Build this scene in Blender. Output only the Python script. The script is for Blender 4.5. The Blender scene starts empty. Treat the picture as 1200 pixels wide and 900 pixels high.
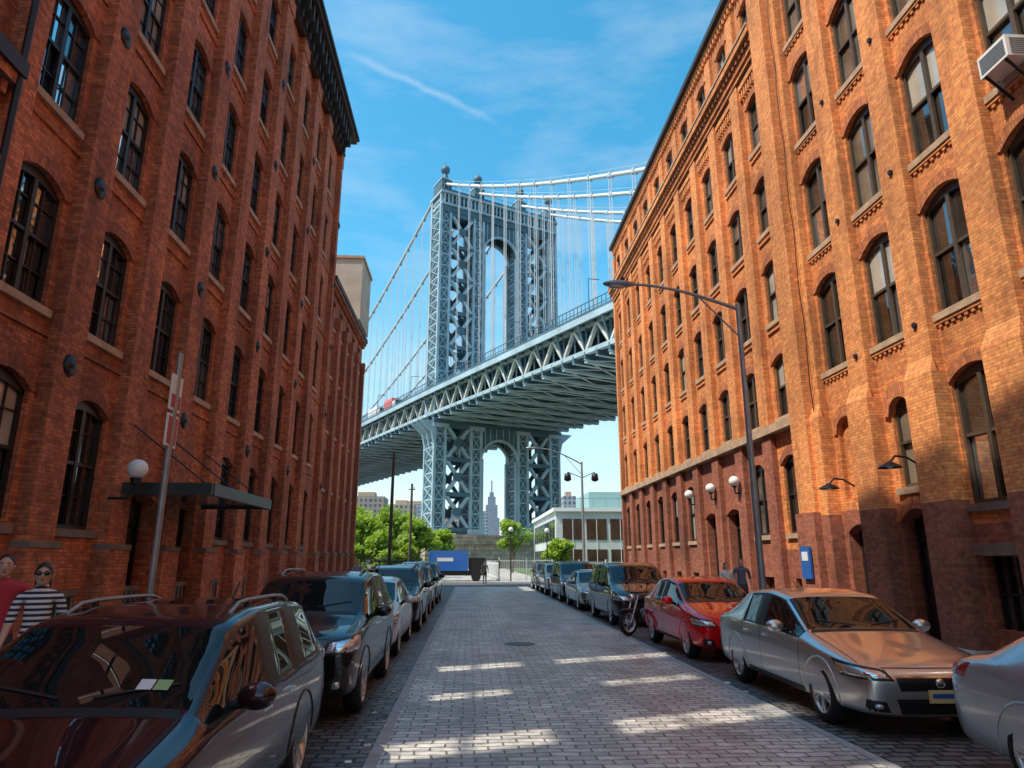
import bpy, bmesh, math, random
from mathutils import Vector, Matrix
from mathutils.bvhtree import BVHTree
random.seed(7)
R=math.radians
scene=bpy.context.scene
COL=scene.collection
# ------------------------------------------------------------------ helpers
def empty(name,loc=(0,0,0),rotz=0):
    o=bpy.data.objects.new(name,None); o.location=loc; o.rotation_euler=(0,0,rotz); o.empty_display_size=.3
    COL.objects.link(o); return o
class MB:
    def __init__(s): s.v=[];s.f=[];s.m=[];s.mats=[]; s.sm=[]
    def mi(s,mat):
        if mat not in s.mats: s.mats.append(mat)
        return s.mats.index(mat)
    def add(s,vs,fs,mat,smooth=False):
        b=len(s.v); s.v.extend([tuple(p) for p in vs]); k=s.mi(mat)
        for f in fs:
            s.f.append([b+i for i in f]); s.m.append(k); s.sm.append(smooth)
    def box(s,x0,x1,y0,y1,z0,z1,mat):
        if x0>x1:x0,x1=x1,x0
        v=[(x0,y0,z0),(x1,y0,z0),(x1,y1,z0),(x0,y1,z0),(x0,y0,z1),(x1,y0,z1),(x1,y1,z1),(x0,y1,z1)]
        s.add(v,[(0,3,2,1),(4,5,6,7),(0,1,5,4),(1,2,6,5),(2,3,7,6),(3,0,4,7)],mat)
    def beam(s,p,q,w,h,mat,up=(0,0,1)):
        p=Vector(p);q=Vector(q);d=(q-p)
        if d.length<1e-6:return
        d.normalize();u=Vector(up)
        if abs(d.dot(u))>.99:u=Vector((0,1,0)) if abs(d.y)<.9 else Vector((1,0,0))
        r=d.cross(u).normalized();u=r.cross(d).normalized()
        a=r*w/2;b=u*h/2
        v=[p-a-b,p+a-b,p+a+b,p-a+b,q-a-b,q+a-b,q+a+b,q-a+b]
        s.add(v,[(0,1,2,3),(4,7,6,5),(0,4,5,1),(1,5,6,2),(2,6,7,3),(3,7,4,0)],mat)
    def cyl(s,p,q,r0,r1,mat,n=10,smooth=True,caps=True):
        p=Vector(p);q=Vector(q);d=(q-p).normalized();u=Vector((0,0,1))
        if abs(d.dot(u))>.99:u=Vector((1,0,0))
        r=d.cross(u).normalized();u=r.cross(d).normalized()
        v=[]
        for c,rr in((p,r0),(q,r1)):
            for i in range(n):
                a=2*math.pi*i/n; v.append(c+r*math.cos(a)*rr+u*math.sin(a)*rr)
        s.add(v,[(i,(i+1)%n,n+(i+1)%n,n+i) for i in range(n)],mat,smooth)
        if caps: s.add(v,[tuple(range(n-1,-1,-1)),tuple(range(n,2*n))],mat)
    def tube(s,pts,r,mat,n=8):
        for i in range(len(pts)-1):
            s.cyl(pts[i],pts[i+1],r,r,mat,n,caps=True)
    def sph(s,c,r,mat,n=12,m=8,M=None):
        if not hasattr(r,'__len__'): r=(r,r,r)
        v=[];f=[]
        for j in range(m+1):
            t=math.pi*j/m
            for i in range(n):
                a=2*math.pi*i/n
                p=Vector((r[0]*math.sin(t)*math.cos(a),r[1]*math.sin(t)*math.sin(a),r[2]*math.cos(t)))
                if M: p=M@p
                v.append(p+Vector(c))
        for j in range(m):
            for i in range(n):
                f.append((j*n+i,(j+1)*n+i,(j+1)*n+(i+1)%n,j*n+(i+1)%n))
        s.add(v,f,mat,True)
    def lathe(s,prof,mat,n=28,c=(0,0,0),axis='x'):
        v=[];f=[]
        for (a,r) in prof:
            for i in range(n):
                t=2*math.pi*i/n
                if axis=='x': v.append((c[0]+a,c[1]+r*math.cos(t),c[2]+r*math.sin(t)))
                else: v.append((c[0]+r*math.cos(t),c[1]+r*math.sin(t),c[2]+a))
        for j in range(len(prof)-1):
            for i in range(n):
                f.append((j*n+i,j*n+(i+1)%n,(j+1)*n+(i+1)%n,(j+1)*n+i))
        s.add(v,f,mat,True)
    def mesh(s,name):
        me=bpy.data.meshes.new(name); me.from_pydata(s.v,[],s.f)
        for m in s.mats: me.materials.append(m)
        me.polygons.foreach_set('material_index',s.m)
        me.polygons.foreach_set('use_smooth',s.sm)
        me.update(); return me
    def obj(s,name,parent=None):
        o=bpy.data.objects.new(name,s.mesh(name)); COL.objects.link(o)
        if parent: o.parent=parent
        return o
def lerp(a,b,t): return a+(b-a)*t
# ------------------------------------------------------------------ materials
def newmat(name):
    m=bpy.data.materials.new(name); m.use_nodes=True
    nt=m.node_tree; b=nt.nodes['Principled BSDF']; return m,nt,b
def math_n(nt,op,a,b=None,c=None):
    n=nt.nodes.new('ShaderNodeMath'); n.operation=op
    for i,x in enumerate((a,b,c)):
        if x is None: continue
        if isinstance(x,(int,float)): n.inputs[i].default_value=x
        else: nt.links.new(x,n.inputs[i])
    return n.outputs[0]
def mixc(nt,fac,a,b,mode='MIX'):
    n=nt.nodes.new('ShaderNodeMix'); n.data_type='RGBA'; n.blend_type=mode
    for sock,x in ((n.inputs[0],fac),(n.inputs[6],a),(n.inputs[7],b)):
        if isinstance(x,(int,float)): sock.default_value=x
        elif isinstance(x,tuple): sock.default_value=(x[0],x[1],x[2],1)
        else: nt.links.new(x,sock)
    return n.outputs[2]
def noise(nt,scale,detail=4,vec=None,rough=.5):
    n=nt.nodes.new('ShaderNodeTexNoise'); n.inputs['Scale'].default_value=scale; n.inputs['Detail'].default_value=detail
    n.inputs['Roughness'].default_value=rough
    if vec is None:
        tc=nt.nodes.new('ShaderNodeTexCoord'); vec=tc.outputs['Object']
    nt.links.new(vec,n.inputs['Vector']); return n.outputs['Fac']
def ramp(nt,fac,lo,hi,a=0.,b=1.):
    n=nt.nodes.new('ShaderNodeMapRange'); n.inputs[1].default_value=lo;n.inputs[2].default_value=hi;n.inputs[3].default_value=a;n.inputs[4].default_value=b
    nt.links.new(fac,n.inputs[0]); return n.outputs[0]
def mat(name,col,rough=.6,metal=0,spec=.5,coat=0,nz=None,bump=None):
    m,nt,b=newmat(name)
    b.inputs['Base Color'].default_value=(*col,1);b.inputs['Roughness'].default_value=rough
    b.inputs['Metallic'].default_value=metal;b.inputs['Specular IOR Level'].default_value=spec
    b.inputs['Coat Weight'].default_value=coat;b.inputs['Coat Roughness'].default_value=.04
    if nz:
        f=noise(nt,nz[0],6); f=ramp(nt,f,.3,.7,1-nz[1],1+nz[1])
        c=mixc(nt,1.,col,f,'MULTIPLY'); nt.links.new(c,b.inputs['Base Color'])
    if bump:
        f=noise(nt,bump[0],6); bp=nt.nodes.new('ShaderNodeBump'); bp.inputs['Strength'].default_value=bump[1];bp.inputs['Distance'].default_value=bump[2] if len(bump)>2 else .02
        nt.links.new(f,bp.inputs['Height']); nt.links.new(bp.outputs[0],b.inputs['Normal'])
    return m
def brickmat(name,c1,c2,mortar,w=.215,h=.075,ms=.007,vert=True,rough=.85,bs=.5,var=.36,stain=.35,bd=.01,vs=.25,patchy=0.):
    m,nt,b=newmat(name)
    tc=nt.nodes.new('ShaderNodeTexCoord'); sp=nt.nodes.new('ShaderNodeSeparateXYZ'); nt.links.new(tc.outputs['Object'],sp.inputs[0])
    cb=nt.nodes.new('ShaderNodeCombineXYZ')
    if vert:
        nt.links.new(math_n(nt,'ADD',sp.outputs[0],sp.outputs[1]),cb.inputs[0]); nt.links.new(sp.outputs[2],cb.inputs[1])
    else:
        nt.links.new(sp.outputs[0],cb.inputs[0]); nt.links.new(sp.outputs[1],cb.inputs[1])
    vec=cb.outputs[0]
    if not vert:
        nn=nt.nodes.new('ShaderNodeTexNoise'); nn.inputs['Scale'].default_value=1.2; nt.links.new(tc.outputs['Object'],nn.inputs['Vector'])
        vm=nt.nodes.new('ShaderNodeVectorMath'); vm.operation='MULTIPLY_ADD'; nt.links.new(nn.outputs['Color'],vm.inputs[0]); vm.inputs[1].default_value=(.12,.12,0); nt.links.new(vec,vm.inputs[2]); vec=vm.outputs[0]
    bt=nt.nodes.new('ShaderNodeTexBrick'); nt.links.new(vec,bt.inputs['Vector'])
    bt.inputs['Color1'].default_value=(*c1,1);bt.inputs['Color2'].default_value=(*c2,1);bt.inputs['Mortar'].default_value=(*mortar,1)
    bt.inputs['Scale'].default_value=1;bt.inputs['Brick Width'].default_value=w;bt.inputs['Row Height'].default_value=h;bt.inputs['Mortar Size'].default_value=ms;bt.inputs['Mortar Smooth'].default_value=.3
    f=ramp(nt,noise(nt,vs,8,rough=.65),.3,.7,1-var,1+var)
    c=mixc(nt,1.,bt.outputs['Color'],f,'MULTIPLY')
    mp=nt.nodes.new('ShaderNodeMapping'); nt.links.new(tc.outputs['Object'],mp.inputs[0]); mp.inputs['Scale'].default_value=(1.1,1.1,.16) if vert else (.9,.12,1)
    st=ramp(nt,noise(nt,1.6,7,mp.outputs[0],.6),.48,.72,1,1-stain)
    c=mixc(nt,1.,c,st,'MULTIPLY')
    f2=ramp(nt,noise(nt,9,3),.25,.75,.70,1.30); c=mixc(nt,1.,c,f2,'MULTIPLY')
    if patchy:   # repaired / sooty patches
        pf=ramp(nt,noise(nt,.75,6,rough=.7),.60,.72,0,patchy); c=mixc(nt,pf,c,tuple(min(1,q*1.08+.03) for q in c1))
        df=ramp(nt,noise(nt,.5,7,rough=.7),.30,.42,patchy,0); c=mixc(nt,df,c,tuple(q*.38 for q in c2))
    nt.links.new(c,b.inputs['Base Color']); b.inputs['Roughness'].default_value=rough
    h1=math_n(nt,'SUBTRACT',1.,bt.outputs['Fac']); h2=math_n(nt,'ADD',h1,math_n(nt,'MULTIPLY',noise(nt,14,4),.5))
    bp=nt.nodes.new('ShaderNodeBump'); bp.inputs['Strength'].default_value=bs;bp.inputs['Distance'].default_value=bd
    nt.links.new(h2,bp.inputs['Height']); nt.links.new(bp.outputs[0],b.inputs['Normal'])
    return m
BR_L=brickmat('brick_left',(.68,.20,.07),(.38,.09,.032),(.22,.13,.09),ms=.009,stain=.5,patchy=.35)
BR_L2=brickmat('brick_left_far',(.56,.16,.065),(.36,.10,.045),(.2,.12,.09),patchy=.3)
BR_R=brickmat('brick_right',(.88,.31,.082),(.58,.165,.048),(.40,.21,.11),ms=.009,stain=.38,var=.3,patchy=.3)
BR_RP=brickmat('brick_right_pier',(.92,.355,.10),(.70,.215,.062),(.44,.24,.12),ms=.009,stain=.36,var=.3,patchy=.3)
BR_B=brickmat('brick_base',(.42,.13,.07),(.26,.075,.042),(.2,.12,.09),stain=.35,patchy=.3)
BR_A=brickmat('brick_arch',(.48,.14,.06),(.28,.08,.04),(.13,.08,.06),w=.075,h=.24,ms=.008)
BR_AR=brickmat('brick_arch_right',(.68,.22,.07),(.44,.13,.045),(.2,.12,.08),w=.075,h=.24,ms=.008)
COBB=brickmat('cobblestones',(.22,.205,.195),(.10,.095,.095),(.035,.033,.03),w=.26,h=.15,ms=.018,vert=False,rough=.45,bs=1,bd=.035,stain=.3,var=.35,vs=.8)
PAVE=brickmat('granite_pavers',(.68,.645,.60),(.41,.39,.37),(.16,.145,.13),w=.30,h=.14,ms=.012,vert=False,rough=.42,bs=.9,bd=.02,stain=.35,var=.32,vs=.6)
CONC=brickmat('sidewalk_concrete',(.42,.40,.37),(.38,.36,.34),(.16,.15,.14),w=1.5,h=1.5,ms=.012,vert=False,rough=.85,bs=.4,bd=.01,vs=.8)
STONE=mat('stone_sill',(.46,.31,.20),.8,nz=(3,.25),bump=(20,.3))
STONE_D=mat('stone_dark',(.2,.15,.12),.8,nz=(3,.25),bump=(20,.3))
GRAN=mat('granite_kerb',(.36,.35,.34),.75,nz=(6,.2),bump=(30,.3,.01))
ASPH=mat('asphalt',(.10,.10,.102),.85,nz=(2,.25),bump=(60,.4,.01))
GROUND=mat('ground_earth',(.16,.15,.13),.95,nz=(.05,.25))
GRASS=mat('grass_lawn',(.09,.16,.035),.95,nz=(1.2,.4),bump=(20,.6,.05))
CORN=mat('cornice_paint',(.035,.03,.028),.6,nz=(4,.2))
FR_D=mat('frame_dark',(.018,.016,.016),.45)
FR_B=mat('frame_brown',(.085,.06,.04),.5,nz=(6,.2))
BLACK=mat('black_iron',(.012,.012,.013),.45)
WHITE=mat('white_paint',(.78,.78,.76),.5)
STEEL=mat('galv_steel',(.33,.34,.34),.45,.5,nz=(5,.15))
BEIGE=mat('beige_render',(.50,.44,.34),.8,nz=(.8,.15))
GLOBE=mat('white_globe',(.85,.84,.8),.25)
def glassm(name,col,rough=.03,spec=1.0,vv=0.0,coat=.0,ior=1.9,metal=0):
    m,nt,b=newmat(name); b.inputs['Base Color'].default_value=(*col,1);b.inputs['Roughness'].default_value=rough
    b.inputs['Specular IOR Level'].default_value=spec*.5; b.inputs['IOR'].default_value=ior; b.inputs['Coat Weight'].default_value=coat;b.inputs['Metallic'].default_value=metal
    if vv:
        f=ramp(nt,noise(nt,.9,3),.35,.65,1-vv,1+vv)
        if not metal: nt.links.new(mixc(nt,1.,col,f,'MULTIPLY'),b.inputs['Base Color'])
        bp=nt.nodes.new('ShaderNodeBump'); bp.inputs['Strength'].default_value=.18;bp.inputs['Distance'].default_value=.03
        nt.links.new(noise(nt,1.3,1),bp.inputs['Height']); nt.links.new(bp.outputs[0],b.inputs['Normal'])
    return m
GL=glassm('window_glass',(.015,.02,.024),.02,1,.6,.6,2.9)
GLS=glassm('window_glass_bright',(.85,.89,.92),.02,1,.5,0,2.,.95)
GL2=glassm('window_glass_warm',(.028,.024,.02),.03,1,.7,.4,2.2)
GLB=glassm('window_blind',(.42,.39,.33),.10,.8,.25,.3)
GLC=glassm('window_curtain',(.15,.125,.095),.08,.8,.5,.4,2.0)
CGL=glassm('car_glass',(.008,.012,.012),.008,1,0,0,1.5)
# ------------------------------------------------------------------ facade
class Fac:
    def __init__(s,name,X,sg):
        s.X=X;s.sg=sg;s.p=empty(name)
        s.w=MB();s.fr=MB();s.gl=MB();s.tr=MB()
    def P(s,y,z,d): return (s.X+s.sg*d,y,z)
    def fb(s,mb,y0,y1,z0,z1,d0,d1,m): mb.box(s.X+s.sg*d0,s.X+s.sg*d1,y0,y1,z0,z1,m)
    def arc(s,yc,hw,zp,rise,n=10):
        return [(yc-hw+2*hw*i/n, zp+rise*(1-((2*i/n)-1)**2)**(.5 if rise>hw*.8 else 1)) for i in range(n+1)]
    def cell(s,y0,y1,z0,z1,hole,m,rev=.22):
        P=s.P
        if hole is None:
            s.w.add([P(y0,z0,0),P(y1,z0,0),P(y1,z1,0),P(y0,z1,0)],[(0,1,2,3)],m);return
        yc,hw,zs,zp,rise=hole;a=yc-hw;b=yc+hw
        q=lambda A,B,C,D:s.w.add([A,B,C,D],[(0,1,2,3)],m)
        q(P(y0,z0,0),P(a,z0,0),P(a,z1,0),P(y0,z1,0)); q(P(b,z0,0),P(y1,z0,0),P(y1,z1,0),P(b,z1,0))
        if zs>z0+1e-4: q(P(a,z0,0),P(b,z0,0),P(b,zs,0),P(a,zs,0))
        ar=s.arc(yc,hw,zp,rise)
        for i in range(len(ar)-1):
            (ya,za),(yb,zb)=ar[i],ar[i+1]
            q(P(ya,za,0),P(yb,zb,0),P(yb,z1,0),P(ya,z1,0)); q(P(ya,za,0),P(yb,zb,0),P(yb,zb,-rev),P(ya,za,-rev))
        q(P(a,zs,0),P(a,zp,0),P(a,zp,-rev),P(a,zs,-rev)); q(P(b,zs,0),P(b,zp,0),P(b,zp,-rev),P(b,zs,-rev)); q(P(a,zs,0),P(b,zs,0),P(b,zs,-rev),P(a,zs,-rev))
    def hood(s,yc,hw,zp,rise,m,t=.26,d=.045):
        a1=s.arc(yc,hw+.02,zp,rise); a2=s.arc(yc,hw+t*.75,zp+t*.25,rise+t*.85)
        for i in range(len(a1)-1):
            A,B,C,D=a1[i],a1[i+1],a2[i+1],a2[i]
            v=[s.P(*A,d),s.P(*B,d),s.P(*C,d),s.P(*D,d),s.P(*A,.001),s.P(*B,.001),s.P(*C,.001),s.P(*D,.001)]
            s.w.add(v,[(0,1,2,3),(0,4,5,1),(3,2,6,7)],m)
        for e in((a1[0],a2[0]),(a1[-1],a2[-1])):
            s.w.add([s.P(*e[0],d),s.P(*e[1],d),s.P(*e[1],0),s.P(*e[0],0)],[(0,1,2,3)],m)
    def window(s,yc,hw,zs,zp,rise,style,FR,glass,sill=STONE):
        fr=s.fr;g0=-.17;f0=-.169;f1=-.09;ft=.065
        top=zp+rise;zm=lerp(zs,top,.5)
        s.fb(fr,yc-hw,yc-hw+ft,zs,zp+.02,f0,f1,FR);s.fb(fr,yc+hw-ft,yc+hw,zs,zp+.02,f0,f1,FR)
        s.fb(fr,yc-hw+ft,yc+hw-ft,zs,zs+.09,f0,f1,FR)
        ar=s.arc(yc,hw,zp,rise);
        for i in range(len(ar)-1):
            (ya,za),(yb,zb)=ar[i],ar[i+1]
            v=[s.P(ya,za,f1),s.P(yb,zb,f1),s.P(yb,min(zb,zp)-.09+ (zb-zp)*.55,f1),s.P(ya,min(za,zp)-.09+(za-zp)*.55,f1)]
            v+=[s.P(yb,min(zb,zp)-.09+(zb-zp)*.55,f0),s.P(ya,min(za,zp)-.09+(za-zp)*.55,f0)]
            fr.add(v,[(0,1,2,3),(3,2,4,5)],FR)
        n=2 if hw>.45 else 1
        if n==2: s.fb(fr,yc-.055,yc+.055,zs+.09,top-.03,f0,f1-.003,FR)
        s.fb(fr,yc-hw+ft,yc+hw-ft,zm-.035,zm+.035,f0,f1-.015,FR)
        W=(2*hw-.14)/n
        if style=='multi':
            for k in range(n):
                a=yc-hw+.07+k*W
                s.fb(fr,a+W/2-.014,a+W/2+.014,zs+.09,top-.04,f0,f1-.04,FR)
                for zz in (lerp(zs,zm,.5),lerp(zm,top,.5)): s.fb(fr,a,a+W,zz-.014,zz+.014,f0,f1-.043,FR)
        for k in range(n):
            a=yc-hw+k*hw*2/n;b=a+hw*2/n
            for (za,zb,up) in((zs,zm,0),(zm,top+.03,1)):
                t=[random.uniform(-.014,.014) for _ in range(3)]
                gm=glass(up,k)
                dd=g0-(.02 if up==0 else 0)
                s.gl.add([s.P(a,za,dd+t[0]),s.P(b,za,dd+t[1]),s.P(b,zb,dd+t[2]+t[1]-t[0]),s.P(a,zb,dd+t[2])],[(0,1,2,3)],gm)
        if sill: s.fb(s.tr,yc-hw-.12,yc+hw+.12,zs-.16,zs-.002,-.10,.09,sill)
    def finish(s):
        s.w.obj('brick_walls',s.p)
        if s.fr.v:s.fr.obj('window_frames',s.p)
        if s.gl.v:s.gl.obj('window_glass',s.p)
        if s.tr.v:s.tr.obj('sills_and_trim',s.p)
def gchooser(pb,pc,base,bright=0.):
    st={}
    def f(up,k):
        if up==0 and k==0 or 'r' not in st: st['r']=random.random()
        r=st['r']
        if up==1 and r<pb: return GLB
        if r<pb*.35: return GLB
        if r>1-pc: return GLC
        if random.random()<bright: return GLS
        return base
    return f
def door(F,yc,hw,z1,m=FR_D):
    F.fb(F.fr,yc-hw,yc+hw,.14,z1,-.40,-.37,m)
    F.fb(F.fr,yc-hw,yc-hw+.1,.14,z1,-.37,-.3,m);F.fb(F.fr,yc+hw-.1,yc+hw,.14,z1,-.37,-.3,m)
    F.fb(F.fr,yc-.05,yc+.05,.14,z1-.7,-.37,-.32,m);F.fb(F.fr,yc-hw+.1,yc+hw-.1,z1-.75,z1-.65,-.37,-.31,m)
    F.fb(F.gl,yc-hw+.2,yc-.12,1.1,z1-.85,-.37,-.362,GL);F.fb(F.gl,yc+.12,yc+hw-.2,1.1,z1-.85,-.37,-.362,GL)
    F.fb(F.gl,yc-hw+.12,yc+hw-.12,z1-.63,z1-.08,-.37,-.362,GL)
def left_building(name,y0,y1,cols,rows,ztop,brick,tall=True,doors=()):
    F=Fac(name,-8.3,1)
    edges=[y0]+[(cols[i]+cols[i+1])/2 for i in range(len(cols)-1)]+[y1]
    zc=[.10]+[(rows[i][1]+rows[i][2]+rows[i+1][0])/2 for i in range(len(rows)-1)]+[ztop-1.9 if tall else ztop-.5]
    for ci,yc in enumerate(cols):
        for ri,(zs,zp,rise,hw) in enumerate(rows):
            ch=gchooser(.16 if tall else .1,.06,GL,(0,.2,.5,.8,.85,.85)[ri] if tall else .15)
            if ri==0 and ci in doors:
                F.cell(edges[ci],edges[ci+1],zc[0],zc[1],(yc,hw+.05,.14,3.3,.2),brick,.4); door(F,yc,hw+.05,3.5)
            else:
                F.cell(edges[ci],edges[ci+1],zc[ri],zc[ri+1],(yc,hw,zs,zp,rise),brick)
                F.window(yc,hw,zs,zp,rise,'multi',FR_D,ch,STONE_D if ri==0 else STONE)
            F.hood(yc,hw,(zp if not(ri==0 and ci in doors) else 3.3),rise,BR_A)
            if ri>0:
                F.fb(F.w,edges[ci]+.4,edges[ci+1]-.4,zs-.52,zs-.44,0,.05,brick)
        F.fb(F.fr,yc-.45,yc+.45,.45,1.15,.002,.03,FR_D)
        for k in range(4): F.fb(F.fr,yc-.4+k*.25,yc-.36+k*.25,.47,1.13,.03,.05,STEEL)
        F.fb(F.tr,yc-.55,yc+.55,1.15,1.27,.002,.06,STONE_D)
    pw=.44 if tall else .35
    for i,e in enumerate(edges):
        a,b=max(y0,e-pw),min(y1,e+pw)
        F.fb(F.w,a,b,.1,ztop-1.9,.001,.26,brick)
        F.fb(F.w,a-.06 if a>y0 else a,b+.06 if b<y1 else b,.1,2.1,.001,.36,brick)
        F.fb(F.tr,a-.06 if a>y0 else a,b+.06 if b<y1 else b,2.1,2.22,.001,.39,STONE_D)
        F.fb(F.w,a-.05 if a>y0 else a,b+.05 if b<y1 else b,ztop-2.6,ztop-1.9,.001,.31,brick)
        if tall:
            for r in rows[1:]:
                if (i%2)==1:
                    z=r[0]-.95
                    F.tr.sph(F.P(e,z,.27),(.05,.24,.24),BLACK,4,4)
                    F.tr.sph(F.P(e,z,.27),(.08,.09,.09),BLACK,8,6)
    z=ztop-1.9
    if tall:
        F.fb(F.tr,y0,y1,z,z+.75,-.4,.32,CORN)
        F.fb(F.tr,y0,y1,z+.20,z+.28,.32,.38,CORN)
        y=y0+.3
        while y<y1-.1:
            F.fb(F.tr,y-.10,y+.10,z+.38,z+1.25,.32,.78,CORN); F.fb(F.tr,y-.08,y+.08,z+.0,z+.38,.32,.5,CORN); y+=.7
        F.fb(F.tr,y0,y1+.3,z+1.25,z+1.5,-.4,.95,CORN);F.fb(F.tr,y0,y1+.4,z+1.5,z+1.7,-.4,1.08,CORN);F.fb(F.tr,y0,y1,z+.75,z+1.25,-.4,.36,CORN);F.fb(F.tr,y0,y1+.35,z+1.7,z+1.9,-.4,1.0,CORN)
    else:
        F.fb(F.w,y0,y1,ztop-.5,ztop-.3,-.4,.30,brick);
        y=y0+.2
        while y<y1: F.fb(F.w,y,y+.12,ztop-.75,ztop-.5,.003,.2,brick); y+=.3
        F.fb(F.tr,y0,y1,ztop-.3,ztop,-.42,.38,CORN)
    F.w.box(-8.71,-26,y0+.003,y1,0,ztop-.4,brick)
    F.w.box(-8.3,-8.72,y1-.45,y1-.002,0,ztop-2,brick)
    F.w.box(-8.3,-8.72,y0+.002,y0+.45,0,ztop-2,brick)
    return F
colsL=[12.1+2.8*k for k in range(0,9)]
rowsL=[(2.5,4.95,.28,.74),(6.6,8.9,.26,.73),(10.55,12.85,.26,.73),(14.4,16.6,.24,.71),(18.2,20.3,.24,.70),(22.0,24.0,.22,.70)]
F=left_building('sun_mask_wing',10.7,37,colsL,rowsL,27.4,BR_L,True,doors=(2,3))
F.finish()
# unseen low wing; slotted roofless wall added to throw sun bands on the road
colsN=[9.3-2.8*k for k in range(13,-1,-1)]
F=left_building('sun_mask_wing',-30,10.698,colsN,rowsL[:2],10.4,BR_L,False)
def slabs(mb,y0,y1,z0,z1): mb.box(-8.36,-8.70,y0,y1,z0,z1,BR_L)
ops=[(-14.3,.36,12,15,16.2,20),(-11.6,.3,12,15,16.2,20),(-8.9,.36,12,15,16.2,20),(-6.2,.33,12,15,16.2,20),(-3.5,.36,12,15,16.2,20),(-.6,.36,12,15,16.2,20),
     (2.1,.33,12.2,14.9,16.3,20.1),(4.75,.38,11.6,15.2,16.0,20.6),(7.45,.27,12.4,14.7,16.6,19.7),(10.0,.32,12.0,15.3,15.9,20.2)]
prev=-30
for (oy,hw,a0,a1,b0,b1) in ops:
    slabs(F.w,prev,oy-hw,10.4,26.9);prev=oy+hw
    for a,b in((10.4,a0),(a1,b0),(b1,26.9)): slabs(F.w,oy-hw,oy+hw,a,b)
    # bars across the added openings, breaking up the sun bands
    F.tr.box(-8.5,-8.54,oy-.02,oy+.02,a0,a1,BLACK);F.tr.box(-8.5,-8.54,oy-.02,oy+.02,b0,b1,BLACK)
    for zz in (lerp(a0,a1,.5),lerp(b0,b1,.35),lerp(b0,b1,.7)): F.tr.box(-8.49,-8.55,oy-hw,oy+hw,zz-.05,zz+.05,BLACK)
slabs(F.w,prev,10.697,10.4,26.9)
v=[(-8.36,-30,26.9),(-8.7,-30,26.9),(-8.7,10.7,26.9),(-8.36,10.7,26.9),(-8.36,-30,35.2),(-8.7,-30,35.2),(-8.7,10.7,32.4),(-8.36,10.7,32.4),(-8.36,2,34.8),(-8.7,2,34.8)]
F.w.add(v,[(0,1,5,4),(3,0,4,8,7),(1,2,6,9,5),(2,3,7,6),(4,5,9,8),(8,9,6,7)],BR_L)  # sloped wall top added to cast the slanted shadow on the facade opposite
F.tr.cyl((-8.0,10.62,0.2),(-8.0,10.62,25.5),.06,.06,BLACK,8)
F.finish()
colsL2=[38.4+2.3*k for k in range(5)]
rowsL2=[(2.3,4.4,.2,.5),(5.7,7.7,.2,.5),(9.0,10.9,.2,.5),(12.2,14.0,.2,.5),(15.1,16.6,.18,.48)]
F=left_building('sun_mask_wing',37.02,49.2,colsL2,rowsL2,17.9,BR_L2,False)
F.tr.box(-10.4,-7.95,45.3,49.3,18.2,22.8,BEIGE);F.tr.box(-10.5,-7.85,45.2,49.4,22.8,23.0,STONE)
F.tr.box(-10.3,-8.05,45.4,49.1,17.5,18.2,STONE_D)
F.finish()
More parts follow.
